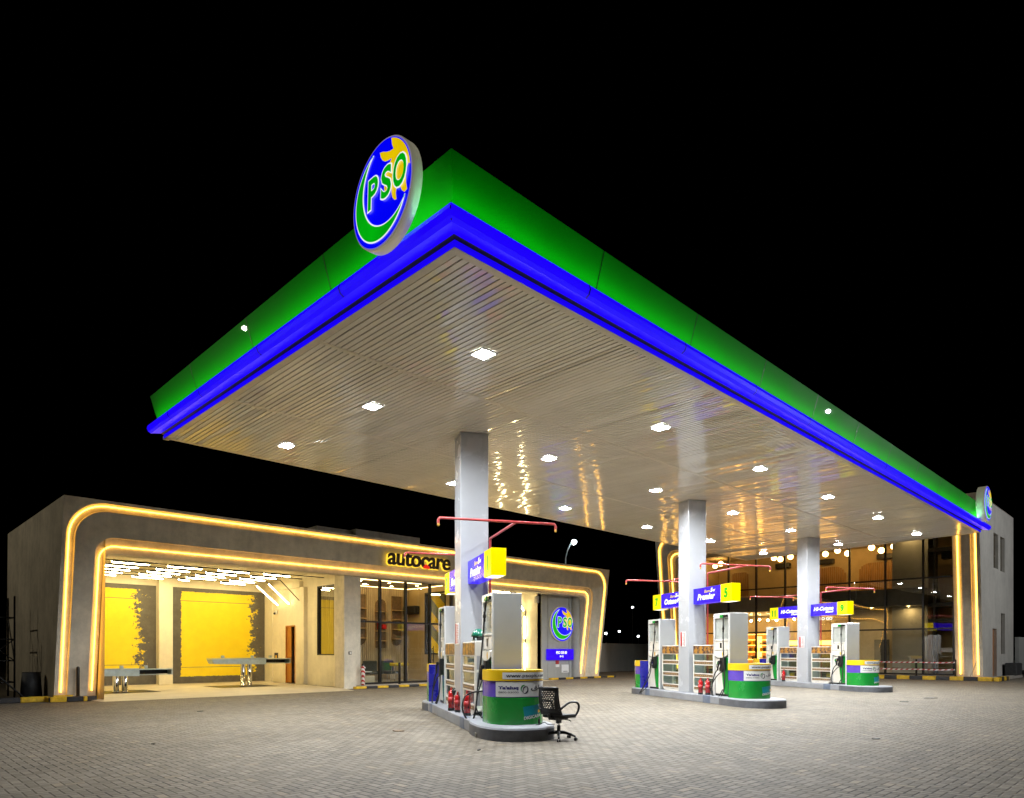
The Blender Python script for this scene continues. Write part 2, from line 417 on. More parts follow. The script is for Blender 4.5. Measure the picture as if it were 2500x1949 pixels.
# ---- car care building ------------------------------------------------
Y0 = 24.2
fm = lambda a, z, d: (a + .022 * z, Y0 - .11 * z - d, z)
svc = thing('car_service_building', 'long low concrete car service building with a glowing double-outlined portal, left of the canopy', 'building', (17.5, 24.2, 0))
svc_loc = V((17.5, 24.2, 0))
def part(mb, name, mats, par=svc):
    o = mb.build(name, mats)
    o.parent = par; o.matrix_parent_inverse = M.Translation(-par.matrix_basis.translation) if par.rotation_euler.z == 0 else par.matrix_basis.inverted()
    return o
fr = MB()
rg = portal(fm, [(4.54, 30.86, 6.12, .03, -.0, 0.), (4.54, 30.86, 6.12, .03, .0, 0.), (4.64, 30.74, 6.03, 1.02, 0, .0), (4.64, 30.74, 6.03, 1.02, -.09, .0),
                 (4.86, 30.50, 5.81, .86, -.09, .0), (4.88, 30.48, 5.79, .84, -.0, .0), (5.42, 29.62, 5.02, .52, 0, .0), (5.42, 29.62, 5.02, .52, -.12, .0), (5.68, 29.22, 4.55, .30, -.15, .0), (5.72, 29.18, 4.53, .28, -.55, .0)])
loft(fr, rg[1:])
# the shell behind the portal
fr.add([fm(4.54, 0, 0), fm(4.54, 6.12, 0), (4.66, 32.9, 6.12), (4.62, 32.9, 0)], [(0, 1, 2, 3)])
fr.add([fm(30.86, 0, 0), fm(30.86, 6.12, 0), (30.98, 32.9, 6.12), (30.86, 32.9, 0)], [(0, 1, 2, 3)])
fr.add([fm(4.54, 6.12, 0), fm(30.86, 6.12, 0), (30.98, 32.9, 6.1), (4.66, 32.9, 6.1)], [(0, 1, 2, 3)])
fr.add([(4.6, 32.92, 0), (30.9, 32.92, 0), (30.98, 32.92, 6.12), (4.66, 32.92, 6.12)], [(0, 1, 2, 3)])
fr.box(16.0, 25.9, 6.1, 19.45, 32.6, 6.86); fr.box(14.3, 26.2, 6.1, 16.0, 32.4, 6.82)
part(fr, 'portal_frame', 'facade_concrete')
l = MB(); led(l, fm, 4.72, 30.66, 5.95, .95, -.045, .27, .021); part(l, 'outer_light_line', 'led_warm')
l = MB(); led(l, fm, 5.545, 29.33, 4.77, .42, -.085, .29, .021); part(l, 'inner_light_line', 'led_warm')
# open bay
b = MB()
b.add([(4.85, 32.6, 0), (15, 32.6, 0), (15, 32.6, 5.0), (4.85, 32.6, 5.0)], [(0, 1, 2, 3)])
b.add([(4.85, 24.0, 5.0), (15, 24.0, 5.0), (15, 32.6, 5.0), (4.85, 32.6, 5.0)], [(0, 1, 2, 3)])
b.add([(5.76, 23.7, 0), (5.3, 32.6, 0), (5.3, 32.6, 5.0), (5.80, 23.7, 5.0)], [(0, 1, 2, 3)])
b.box(9.98, 32.25, .03, 10.55, 32.6, 5.0); b.box(14.95, 31.75, .03, 15.0, 32.6, 5.0)
wx0, wx1 = 14.98, 15.16
for y0, y1, z0, z1 in ((24.3, 25.97, 0, 5.0), (25.97, 27.46, 0, 1.34), (25.97, 27.46, 4.38, 5.0), (27.46, 29.46, 0, 5.0), (29.46, 30.42, 2.72, 5.0), (30.42, 32.6, 0, 5.0)):
    b.box(wx0, y0, z0, wx1, y1, z1)
b.box(14.80, 28.32, .03, 14.98, 28.72, 4.42); b.box(14.80, 28.72, 4.42, 14.98, 32.2, 4.70)
part(b, 'bay_interior', 'bay_plaster')
pl = MB(); pl.box(14.30, 24.02, 0, 14.82, 24.75, 4.62); pl.box(14.82, 24.10, 0, 15.10, 24.75, 4.62); part(pl, 'corner_pillar', 'facade_concrete')
mu = MB(); mu.box(10.57, 32.585, .05, 14.94, 32.6, 4.42); part(mu, 'painted_panel', 'mural_large')
mu = MB(); mu.box(5.32, 32.585, .05, 9.96, 32.6, 4.42); part(mu, 'painted_panel', 'mural_small')
dr = MB(); dr.box(14.965, 29.46, .03, 15.17, 29.52, 2.72); dr.box(14.965, 30.36, .03, 15.17, 30.42, 2.72); dr.box(14.965, 29.52, 2.66, 15.17, 30.36, 2.72)
dp = part(dr, 'door_frame', 'door_wood')
dr = MB(); dr.box(15.02, 29.95, .04, 15.06, 30.35, 2.65); dl = part(dr, 'door_leaf', 'door_wood'); hl = MB(); hl.tube([(14.99, 30.0, 1.05), (14.97, 30.0, 1.05), (14.97, 30.12, 1.05)], .012, 6); hl.build('door_handle', 'chrome', dl)
dk = MB(); dk.box(15.45, 29.5, .03, 15.47, 30.4, 2.72); part(dk, 'room_behind_door', 'slab_dark')
wf = MB()
for y0, y1, z0, z1 in ((25.97, 26.03, 1.34, 4.38), (27.38, 27.46, 1.34, 4.38), (26.03, 27.38, 1.34, 1.39), (26.03, 27.38, 4.33, 4.38)): wf.box(14.99, y0, z0, 15.15, y1, z1)
wfo = part(wf, 'window_frame', 'dark_metal')
wg = MB(); wg.quad((15.07, 26.03, 1.39), (15.07, 27.38, 1.39), (15.07, 27.38, 4.33), (15.07, 26.03, 4.33)); wg.build('window_pane', 'mirror_glass', wfo)
# floor pits
for x0, x1, y0, y1 in ((6.1, 8.3, 26.6, 28.6), (10.9, 13.2, 27.6, 29.6)):
    pit = MB(); pit.box(x0, y0, .031, x1, y1, .036); part(pit, 'lift_pit_cover', 'dark_metal')

# office with glass front
of = MB()
of.add([(15.16, 28, 0), (20.3, 28, 0), (20.3, 28, 4.6), (15.16, 28, 4.6)], [(0, 1, 2, 3)])
for k in range(44):
    x = 15.2 + k * .116
    of.box(x, 27.955, .1, x + .085, 28.0, 4.58)
part(of, 'slatted_back_wall', 'slat_wood')
of = MB(); of.box(15.16, 24.66, .0, 20.3, 28, .12); part(of, 'office_floor', 'lino')
of = MB(); of.box(15.16, 24.3, 4.60, 20.32, 28, 4.68); part(of, 'office_ceiling', 'ceiling_tan')
of = MB()
for y0, y1, z0, z1 in ((24.6, 25.0, 0, 4.6), (25.0, 26.62, 0, 1.36), (25.0, 26.62, 4.36, 4.6), (26.62, 28, 0, 4.6)): of.box(20.3, y0, z0, 20.46, y1, z1)
of.box(20.46, 28.0, 0, 20.5, 32.6, 5.0)
part(of, 'office_side_wall', 'warm_wall')
wf = MB()
for y0, y1, z0, z1 in ((25.0, 25.06, 1.36, 4.36), (26.52, 26.62, 1.36, 4.36), (25.06, 26.52, 1.36, 1.42), (25.06, 26.52, 4.3, 4.36)): wf.box(20.28, y0, z0, 20.47, y1, z1)
wfo = part(wf, 'window_frame', 'dark_metal')
wg = MB(); wg.quad((20.4, 25.06, 1.42), (20.4, 26.52, 1.42), (20.4, 26.52, 4.3), (20.4, 25.06, 4.3)); wg.build('window_pane', 'clear_glass', wfo)
# recessed shelves (box niches with back, standing proud of the slats by their rims)
for x0, x1, z0, z1, shp in ((17.18, 17.78, 1.80, 4.22, 'b'), (18.30, 18.92, 1.68, 4.05, 't'), (19.26, 19.86, 1.78, 4.22, 'b')):
    nb = MB(); xc, r = (x0 + x1) / 2, (x1 - x0) / 2
    o = ([(x0, z1), (x1, z1)] + arc(xc, z0 + r, r, 0, -pi, 10)) if shp == 'b' else ([(x1, z0), (x0, z0)] + arc(xc, z1 - r, r, pi, 0, 10))
    nb.add([(x, 27.95, z) for x, z in o], [tuple(range(len(o)))], 1)
    nb.prism(o, lambda x, z, k: (x, 27.95 - k, z), .05, 0, False, False)
    for i in range(5):
        z = z0 + .32 + i * .47
        if z < z1 - .25: nb.box(x0 + .01, 27.72, z, x1 - .01, 27.949, z + .035)
    part(nb, 'wall_niche', ['shelf_wood', 'brown_strip'])
mull = MB()
for x in (15.10, 16.35, 17.68, 19.02, 20.28): mull.box(x - .045, 24.52, .12, x + .045, 24.66, 4.62)
for z in (.12, 2.72, 4.56): mull.box(15.1, 24.54, z, 20.28, 24.64, z + .075)
cwf = part(mull, 'curtain_wall_frame', 'dark_metal')
for x0, x1 in ((15.145, 16.305), (16.395, 17.635), (17.725, 18.975), (19.065, 20.235)):
    for z0, z1 in ((.195, 2.72), (2.795, 4.56)):
        gl = MB(); gl.quad((x0, 24.59, z0), (x1, 24.59, z0), (x1, 24.59, z1), (x0, 24.59, z1)); gl.build('glass_pane', 'clear_glass', cwf)
hd = MB(); hd.tube([(19.14, 24.46, 1.0), (19.14, 24.46, 1.75)], .018, 8); hd.box(19.12, 24.46, 1.1, 19.16, 24.55, 1.13); hd.box(19.12, 24.46, 1.62, 19.16, 24.55, 1.65); part(hd, 'pull_handle', 'dark_metal')
st = MB(); st.box(14.9, 23.75, 0, 20.4, 24.66, .118); part(st, 'entrance_step', 'kerb_concrete')
cv = MB(); cv.box(15.2, 27.70, 4.575, 20.1, 27.74, 4.598); cv.box(20.06, 25.0, 4.575, 20.10, 27.7, 4.598); cv.box(15.2, 25.05, 4.575, 18.9, 25.09, 4.598); part(cv, 'cove_light', 'cove_warm')
# second bay and grey gable part
b = MB()
b.add([(20.46, 24.0, 5.0), (26.5, 24.0, 5.0), (26.5, 32.6, 5.0), (20.46, 32.6, 5.0)], [(0, 1, 2, 3)])
b.box(26.49, 24.64, 0, 26.7, 32.6, 5.0); b.box(26.1, 30.6, 0, 26.49, 31.3, 5.0); b.box(20.48, 24.5, 0, 20.9, 24.9, 4.7)
part(b, 'second_bay', 'bay_plaster')
sw = MB(); sw.box(20.5, 32.56, 0, 26.5, 32.6, 5.0); part(sw, 'striped_wall', 'stripe_wall')
gw = MB(); gw.box(26.49, 24.6, 0, 28.95, 24.9, 4.75)
gw.prism([(28.95, 24.9), (28.95, 24.56)] + arc(29.25, 24.56, .3, pi, pi * 1.5, 8) + [(29.3, 24.26), (29.3, 24.9)], lambda x, y, k: (x, y, k), 4.7)
gw.box(26.98, 24.57, 0, 27.0, 24.6, 4.7); gw.box(28.7, 24.55, 0, 28.78, 24.6, 4.7)
part(gw, 'gable_wall', 'grey_render')

# ---- two-storey shop ----------------------------------------------------
X1 = 42.
sm_ = lambda a, z, d: (X1 - .11 * z - d, a, z)
shop = thing('shop_building', 'two-storey glass-fronted shop with glowing portal lines behind the far end of the canopy', 'building', (42, 17.5, 0))
fr = MB()
rg = portal(sm_, [(7.87, 27.08, 9.58, .03, 0, 0), (8.02, 26.92, 9.42, .95, 0, 0), (8.02, 26.92, 9.42, .95, -.10, 0), (8.28, 26.62, 9.16, .8, -.10, 0), (8.3, 26.6, 9.14, .78, 0, 0),
                  (8.70, 26.18, 8.5, .55, 0, 0), (8.70, 26.18, 8.5, .55, -.12, 0), (9.12, 25.68, 8.02, .35, -.15, 0), (9.18, 25.62, 7.98, .33, -1.5, 0)])
loft(fr, rg)
fr.add([sm_(7.87, 9.58, 0), sm_(27.08, 9.58, 0), (50, 27.08, 9.5), (50, 7.87, 9.5)], [(0, 1, 2, 3)])
fr.add([sm_(27.08, 0, 0), sm_(27.08, 9.58, 0), (50, 27.08, 9.5), (50, 27.08, 0)], [(0, 1, 2, 3)])
part(fr, 'portal_frame', 'facade_concrete', shop)
l = MB(); led(l, sm_, 8.09, 26.84, 9.34, .9, -.05, .30, .03); part(l, 'outer_light_line', 'led_warm', shop)
l = MB(); led(l, sm_, 8.88, 25.95, 8.27, .48, -.09, .32, .03); part(l, 'inner_light_line', 'led_warm', shop)
# side wall with real openings, facing the forecourt's right end
sw = MB(); holes = [(44.45, 45.68, 6.05, 7.96), (46.25, 47.46, 6.02, 7.96), (46.42, 47.56, 1.36, 3.66), (44.22, 45.3, .15, 2.74)]
xs = sorted({41.0, 50.0} | {h[i] for h in holes for i in (0, 1)}); zs = sorted({0.0, 9.5} | {h[i] for h in holes for i in (2, 3)})
for a, c in zip(xs, xs[1:]):
    for d, e in zip(zs, zs[1:]):
        if any(h[0] <= a and c <= h[1] and h[2] <= d and e <= h[3] for h in holes): continue
        xa = lambda z: max(a, X1 - .11 * z) if a == 41.0 else a
        sw.add([(xa(d), 7.87, d), (c, 7.87, d), (c, 7.87, e), (xa(e), 7.87, e)], [(0, 1, 2, 3)])
for x0, x1, z0, z1 in holes:
    sw.add([(x0, 7.87, z0), (x1, 7.87, z0), (x1, 7.87, z1), (x0, 7.87, z1), (x0, 8.1, z0), (x1, 8.1, z0), (x1, 8.1, z1), (x0, 8.1, z1)], [(0, 1, 5, 4), (1, 2, 6, 5), (2, 3, 7, 6), (3, 0, 4, 7)])
sw.add([(50, 7.87, 0), (50, 27, 0), (50, 27, 9.5), (50, 7.87, 9.5)], [(0, 1, 2, 3)])
part(sw, 'side_wall', 'pale_plaster', shop)
for i, (x0, x1, z0, z1) in enumerate(holes):
    wp = MB(); wp.box(x0, 8.02, z0, x1, 8.06, z1); wp.box((x0 + x1) / 2 - .02, 8.0, z0, (x0 + x1) / 2 + .02, 8.03, z1)
    part(wp, 'window' if i < 3 else 'side_door', 'window_brown' if i < 3 else 'door_wood', shop)
gx = 42.3
mull = MB()
ys = (9.24, 10.69, 12.59, 14.52, 16.45, 18.36, 20.26, 22.19, 24.1, 25.66)
for y in ys: mull.box(gx - .07, y - .045, .26, gx + .07, y + .045, 8.1)
for z in (.22, 2.70, 5.50): mull.box(gx - .05, 9.24, z, gx + .05, 25.66, z + .08)
cwf = part(mull, 'curtain_wall_frame', 'dark_metal', shop)
for a, c in zip(ys, ys[1:]):
    for z0, z1 in ((.3, 2.70), (2.78, 5.50), (5.58, 8.05)):
        w = [random.uniform(-.006, .006) for _ in range(4)]
        gl = MB(); gl.quad((gx + w[0], a + .045, z0), (gx + w[1], c - .045, z0), (gx + w[2], c - .045, z1), (gx + w[3], a + .045, z1)); gl.build('glass_pane', 'shop_glass', cwf)
pl = MB(); pl.box(41.2, 7.6, 0, 42.6, 26.9, .2); part(pl, 'plinth', 'kerb_concrete', shop)
i_ = MB(); i_.box(42.45, 10.75, 4.08, 49.0, 25.9, 5.06); part(i_, 'floor_slab', 'slab_dark', shop)
i_ = MB(); i_.box(48.0, 12.6, 5.06, 48.1, 26, 8.3); i_.box(42.6, 26.0, .2, 49, 26.1, 8.3); i_.box(44.6, 12.5, 5.06, 48.1, 12.6, 8.3); part(i_, 'upper_wall', 'warm_wall', shop)
i_ = MB(); i_.box(42.4, 8.2, 8.32, 49.2, 26.1, 8.4); part(i_, 'upper_ceiling', 'warm_wall', shop)
i_ = MB(); i_.box(42.6, 8.3, .2, 49.2, 26.0, .24); part(i_, 'shop_floor', 'lino', shop)
i_ = MB(); i_.box(49.0, 8.2, .2, 49.1, 26, 4.06); i_.box(44.9, 10.9, .24, 49, 11.0, 4.08); i_.box(44.4, 12.56, .24, 44.5, 15.3, 4.06); part(i_, 'lower_wall', 'ceiling_tan', shop)
def arch_slats(y0, y1, z0, z1, r, side):
    mb = MB(); n = int((y1 - y0) / .13)
    for k in range(n):
        y = y0 + k * (y1 - y0) / n; c = y + .04
        d = (c - y0) if side in 'lb' else 9; e = (y1 - c) if side in 'rb' else 9
        q = min(d, e); top = z1 if q > r else z1 - r + math.sqrt(max(0, r * r - (r - q) ** 2))
        mb.box(47.93, y, z0, 48.0, y + .085, top)
    part(mb, 'arched_slat_panel', 'cafe_slat', shop)
arch_slats(12.7, 15.9, 5.2, 7.30, .7, 'r'); arch_slats(16.7, 19.4, 5.2, 7.25, .7, 'l'); arch_slats(23.6, 24.9, 5.2, 7.4, .3, 'b')
i_ = MB(); i_.box(43.4, 10.75, .24, 43.5, 12.55, 8.3); part(i_, 'inner_concrete_wall', 'grey_render', shop)
i_ = MB(); i_.box(43.36, 12.7, .9, 43.4, 13.5, 2.2); part(i_, 'dark_board', 'slab_dark', shop)
# stair tower frames behind the right-hand panes
i_ = MB()
for x, y, z0, z1 in ((43.4, 10.4, .2, 8.3), (44.6, 10.6, .2, 8.3), (44.6, 9.5, .2, 8.3)): i_.box(x - .06, y - .06, z0, x + .06, y + .06, z1)
for z in (3.1, 4.0, 7.05): i_.box(43.3, 8.4, z, 44.8, 10.7, z + .22)
i_.box(43.9, 9.7, 6.7, 44.5, 10.2, 7.05)
part(i_, 'stair_frame', 'dark_metal', shop)
i_ = MB(); i_.box(46.0, 8.3, .2, 46.1, 10.9, 8.3); part(i_, 'stair_wall', 'warm_wall', shop)
for i, (x, y, z) in enumerate(((43.0, 11.6, 8.3), (43.0, 9.9, 8.3), (43.0, 11.6, 4.04), (43.2, 13.6, 4.04))):  # all but the stair spot are added to brighten the dark inner walls
    d = thing('ceiling_spotlight', ('warm ceiling spot added to brighten the tall inner concrete wall of the shop', 'warm ceiling spot above the shop stair', 'lower warm spot added to brighten the inner concrete wall of the shop', 'warm spot added to brighten the tan wall on the shop ground floor')[i], 'spotlight', (x, y, z), 0, 'ceiling spots in the shop')
    m = MB(); m.lathe([(.08, 0), (.10, 0), (.10, -.02), (.08, -.02)], (0, 0, 0), 14); m.build('ring', 'white_print', d)
    m = MB(); m.disc(lambda x_, y_, z_: (x_, y_, -.012), .08, 14); m.build('lens', 'spot_warm', d)
bl = MB()
for k in range(8): bl.box(43.2, 24.3, 5.3 + k * .12, 43.22, 25.5, 5.36 + k * .12)
part(bl, 'window_blind', 'steel_pale', shop)
# market shelving on the ground floor, lit from within
sh = MB(); sh.box(47.5, 20.6, .24, 47.55, 25.2, 2.75)
for k in range(40): sh.box(47.44, 20.62 + k * .115, .3, 47.5, 20.69 + k * .115, 2.7)
part(sh, 'shelf_back', 'cafe_slat', shop)
sh = MB()
for z in (.9, 1.45, 1.93, 2.33, 2.72): sh.box(47.0, 20.6, z, 47.44, 25.2, z + .035)
for y in (22.3, 23.6, 24.7): sh.box(47.05, y, .3, 47.44, y + .16, 2.6)
part(sh, 'lit_shelf', 'shelf_glow', shop)
gd = MB()
for z in (.94, 1.49, 1.97):
    y = 20.7
    while y < 25.0:
        w, h = random.uniform(.08, .2), random.uniform(.14, .34); gd.box(47.05, y, z, 47.3, y + w, z + h, random.randint(0, 3)); y += w + random.uniform(.02, .12)
tag(gd.build('shelf_goods', ['brown_strip', 'yellow_paint', 'ivory_plastic', 'dark_print']), None, None, None, 'stuff')
ct = MB(); ct.box(45.6, 18.2, .24, 46.3, 21.0, 1.15); ct.box(45.5, 18.1, 1.15, 46.4, 21.1, 1.22); ct.box(47.4, 17.2, 1.95, 47.6, 20.3, 2.25, 1); part(ct, 'service_counter', ['shelf_wood', 'shelf_glow'], shop)

# ------------------------------------------------------------------ things fixed to, or standing in, the buildings
def ceiling_run(y, seg, x_end, arm, lab):
    root = thing('tube_light_run', lab, 'tube light', (10, y, 4.70), 0, 'tube light runs under the bay ceiling')
    r = MB(); r.box(-4.3, -.022, -.012, x_end - 10, .022, .02)
    for a, c in seg:
        r.box(a - 10 - .01, -.062, -.022, c - 10 + .01, .062, -.0125); r.box(a - 10 - .01, -.062, -.064, c - 10 + .01, -.057, -.0225); r.box(a - 10 - .01, .057, -.064, c - 10 + .01, .062, -.0225)
    if arm: r.tube([(x_end - 10, 0, 0), (4.93, -.3, -1.0)], .022, 6)
    r.build('rail', 'dark_metal', root)
    for a, c in seg:
        t = MB(); t.tube([(a - 10, 0, -.057), (c - 10, 0, -.057)], .034, 8); t.build('tube', 'tube_white', root)
    if arm == 2:
        t = MB(); t.tube([(x_end - 10 + .06, -.05, -.1), (4.88, -.31, -.98)], .027, 8); t.build('slanted_tube', 'tube_soft', root)
for i, (y, off, xe, arm) in enumerate(((26.7, 0, 14.9, 0), (27.9, -.02, 14.5, 0), (29.05, .0, 14.05, 1), (30.2, .04, 13.95, 2), (31.35, .1, 13.9, 2))):
    seg = [(6.73 - 1.83 + off + 1.83 * k, 6.73 - 1.83 + off + 1.83 * k + (1.2 if k < 4 else 1.1)) for k in range(5) if i != 0 or k > 0]
    if i == 4: seg[3] = (seg[3][0], seg[3][0] + .45)
    seg = [q for q in seg if q[0] > 5.4]
    ceiling_run(y, seg, xe, arm, '%s tube light run from the bay mouth%s' % (ORD[i], (', with no arm down the side wall', ', with a straight dark end', ', ending in an unlit slanted arm', ', with a lit arm beside the dark one', ', nearest the yellow murals')[i]))
def post_lift(name, lab, px, py, bx0, bx1, top):
    root = thing(name, lab, 'car lift', (px, py, .03), 0, 'hydraulic car lifts in the open bay')
    for dx in (-.14, .14):
        m = MB(); m.lathe([(.001, 0), (.13, 0), (.13, .04), (.105, .05), (.105, top - .25)], (dx, 0, 0), 14); m.build('ram', 'chrome', root)
    m = MB(); m.prism([(bx0, top - .03), (bx0 + .1, top - .22), (bx1, top - .26), (bx1, top)], lambda x, z, k: (x, -.28 + k, z), .56); m.box(bx0, -.30, top, bx1, .30, top + .015); m.build('platform', 'steel_pale', root)
    m = MB(); m.box(bx1, -.24, top - .23, bx1 + 1.15, .24, top - .21); m.box(bx1, -.24, top - .04, bx1 + 1.15, .24, top - .004); m.box(bx1 + 1.1, -.24, top - .21, bx1 + 1.15, .24, top - .04); m.box(bx1, .2, top - .2, bx1 + 1.1, .22, top - .05, 1); m.build('extension', ['steel_pale', 'dark_metal'], root)
    for x in (bx0 + .45, bx1 - .6, bx1 + .2):
        m = MB(); m.box(x, -.2, top + .016, x + .1, -.08, top + .12); m.build('lifting_pad', 'steel_pale', root)
post_lift('car_lift', 'pale blue steel car lift raised high before the large yellow mural', 12.3, 28.6, -1.55, .75, 1.18)
post_lift('car_lift', 'pale blue steel car lift at the left end of the bay, lower than the other', 7.15, 27.3, -1.7, .55, .84)
cam = MB(); cam.box(14.86, 31.2, 3.3, 14.94, 31.36, 3.46); cam.ball((14.84, 31.28, 3.33), .06, 1)
tag(cam.build('security_camera', ['white_print', 'black_plastic']), 'small white dome security camera above the bay picture', 'camera')
pc = MB(); pc.box(14.955, 31.2, 1.07, 14.98, 31.55, 1.44); pc.box(14.945, 31.3, 1.1, 14.956, 31.42, 1.32, 1)
tag(pc.build('wall_picture', ['dark_print', 'gold_print']), 'small dark picture on the bay side wall left of the wooden door', 'picture')
sk = MB(); sk.box(14.50, 23.99, 1.38, 14.62, 24.02, 1.50); sk.box(14.52, 23.975, 1.40, 14.60, 23.99, 1.48, 1)
tag(sk.build('wall_socket', ['dark_metal', 'ivory_plastic']), 'dark wall socket on the concrete pillar beside the office glass', 'socket')
# office furnishings
def chair_sofa(x, lab):
    r = thing('waiting_seat', lab, 'seat', (x, 27.2, .12), 0, 'dark waiting seats in the office')
    m = MB(); m.box(-.38, -.3, .32, .38, .3, .46, 0, .03); m.build('seat', 'sofa_grey', r)
    m = MB(); m.box(-.38, .26, .42, .38, .36, .95, 0, .04); m.build('backrest', 'sofa_grey', r)
    for dx in (-.33, .33):
        m = MB(); m.tube([(dx, -.25, 0), (dx, -.25, .32)], .015, 6); m.tube([(dx, .28, 0), (dx, .28, .32)], .015, 6); m.build('leg', 'chrome', r)
chair_sofa(16.75, 'dark waiting seat nearest the concrete pillar in the office'); chair_sofa(17.75, 'dark waiting seat between the other two seats in the office'); chair_sofa(18.7, 'dark waiting seat behind the yellow stool')
r = thing('bar_stool', 'yellow padded stool with thin metal legs inside the office glass', 'stool', (18.35, 26.0, .12))
m = MB(); m.box(-.42, -.2, .72, .42, .2, .86, 0, .04); m.build('seat', 'stool_yellow', r)
for dx, dy in ((-.36, -.15), (.36, -.15), (-.36, .15), (.36, .15)):
    m = MB(); m.tube([(dx * .85, dy, .72), (dx, dy, 0)], .014, 6); m.build('leg', 'chrome', r)
r = thing('side_table', 'low white table with splayed legs left inside the office', 'table', (16.0, 25.7, .12))
m = MB(); m.box(-.5, -.3, .48, .5, .3, .51); m.build('top', 'white_print', r)
for dx in (-.3, .3):
    m = MB(); m.tube([(dx, 0, .48), (dx * 1.25, 0, 0)], .014, 6); m.build('leg', 'ivory_plastic', r)
m = MB(); m.box(15.85, 25.1, .12, 16.45, 25.5, .45, 0, .02); tag(m.build('cardboard_box', 'ceiling_tan'), 'pale box on the office floor behind the taped bollard', 'box')
ac = MB(); ac.box(19.95, 27.0, 3.35, 20.28, 27.95, 3.75, 0, .03); ac.box(19.94, 27.05, 3.36, 19.96, 27.9, 3.44, 1)
tag(ac.build('air_conditioner', ['black_plastic', 'dark_metal']), 'black air conditioner on the office side wall', 'air conditioner')
for i, (x, y) in enumerate(((16.1, 25.7), (17.05, 26.9), (17.6, 25.7), (18.55, 26.9), (19.2, 25.8))):
    d = thing('ceiling_spotlight', 'warm round ceiling spot in the office, %s from the left' % ORD[i], 'spotlight', (x, y, 4.6), 0, 'ceiling spots in the office')
    m = MB(); m.lathe([(.07, 0), (.095, 0), (.095, -.015), (.07, -.015)], (0, 0, 0), 16); m.build('ring', 'white_print', d)
    m = MB(); m.disc(lambda x_, y_, z_: (x_, y_, -.01), .07, 16); m.build('lens', 'spot_warm', d)
for x0, x1, z1, lab in ((18.40, 18.52, 3.0, 'taller red tin on the middle niche shelf of the office'), (18.6, 18.84, 2.9, 'wide low red tin on the middle niche shelf of the office')):
    m = MB(); m.box(x0, 27.73, 2.59, x1, 27.88, z1 - .1, 0, .01); tag(m.build('oil_tin', 'red_paint'), lab, 'tin')
# second bay: two bent light lines on the lit end wall
for i, y in enumerate((25.75, 27.6, 29.4)):
    d = thing('wall_tube_light', ('bent white tube light nearest the gable sign wall', 'bent white tube light in the middle of the far bay wall', 'bent white tube light deepest in the far bay')[i], 'tube light', (26.44, y, 0), 0, 'bent tube lights in the far bay')
    m = MB(); m.tube([(0, 0, .5), (0, 0, 3.66), (-.75, 0, 4.66), (-5.2, 0, 4.68)], .022, 6); m.build('rail', 'dark_metal', d)
    for a, c in (((-.05, 0, .6), (-.05, 0, 1.95)), ((-.05, 0, 2.2), (-.05, 0, 3.4)), ((-.14, 0, 3.72), (-.75, 0, 4.52)), ((-1.2, 0, 4.62), (-2.4, 0, 4.62)), ((-3.0, 0, 4.62), (-4.2, 0, 4.62))):
        m = MB(); m.tube([a, c], .034, 8); m.build('tube', 'tube_soft', d)
sp = MB(); sp.box(26.3, 24.75, 4.1, 26.48, 24.95, 4.45); sp.tube([(26.2, 24.7, 4.35), (26.28, 24.78, 4.38)], .08, 10)
tag(sp.build('wall_speaker', ['pale_plaster']), 'small pale speaker high on the far bay wall edge', 'speaker')
for i, (x, y0) in enumerate(((23.5, 27.6),)):
    pass
# shop furnishings
GL = [(16.95 * 1.02, 7.9), (16.2 * 1.02, 8.05), (15.6 * 1.02, 7.8), (14.2 * 1.02, 8.02), (13.65 * 1.02, 7.78), (12.95 * 1.02, 7.95), (25.2, 7.82), (24.75, 7.95), (20.75, 7.98), (20.3, 7.85), (19.6, 7.95)]
for i, (y, z) in enumerate(GL):
    lab = ['warm glass globe lamp upstairs in the shop, %s from the right-hand end of the room' % ORD[5 - i] if i < 6 else '', ][0] or ('warm globe lamp upstairs at the far left behind the red pipe, %s one' % ('left', 'right')[i - 6] if i < 8 else 'warm globe lamp upstairs near the third column, %s of three' % ('leftmost', 'middle', 'rightmost')[i - 8])
    d = thing('globe_lamp', lab, 'lamp', (46, y, z), 0, 'globe lamps upstairs in the shop')
    m = MB(); m.ball((0, 0, 0), .18); m.build('globe', 'globe_warm', d)
    m = MB(); m.tube([(0, 0, .18), (0, 0, 8.32 - z)], .012, 5); m.build('cord', 'dark_metal', d)
for i, y in enumerate((14.2, 17.9, 20.9)):
    m = MB(); m.box(47.6, y - .5, 7.45, 47.98, y + .5, 7.78, 0, .03); m.box(47.585, y - .45, 7.47, 47.6, y + .45, 7.53, 1)
    tag(m.build('air_conditioner', ['black_plastic', 'dark_metal']), ('dark air conditioner above the right-hand slatted arch upstairs', 'dark air conditioner above the middle slatted arch upstairs', 'dark air conditioner upstairs below the three globes by the third column')[i], 'air conditioner', 'air conditioners upstairs in the shop')
for i in range(7):
    y = 19.6 + i * .62
    m = MB(); m.ball((46.6, y, 3.72 + .05 * sin(i * 2)), .07); m.tube([(46.6, y, 3.8), (46.6, y, 4.08)], .01, 5, 1)
    tag(m.build('pendant_bulb', ['spot_warm', 'dark_metal']), 'small bright pendant bulb over the shop shelves, %s from the right' % ORD[i], 'bulb', 'pendant bulbs over the shop shelves')
t = MB(); F = lambda x, y, z: (45.6 - z, 17.75 - x, 3.55 + y)
t.text('S TO GO', F, 0, 0, .20, bold=.03, ext=.01)
for k in range(3): t.disc(lambda x, y, z, k=k: F(.08 + k * .17 + x, .36 + y, 0), .05, 12)
tag(t.build('neon_sign', 'neon_white'), 'white glowing lettering under three dots inside the shop', 'sign')

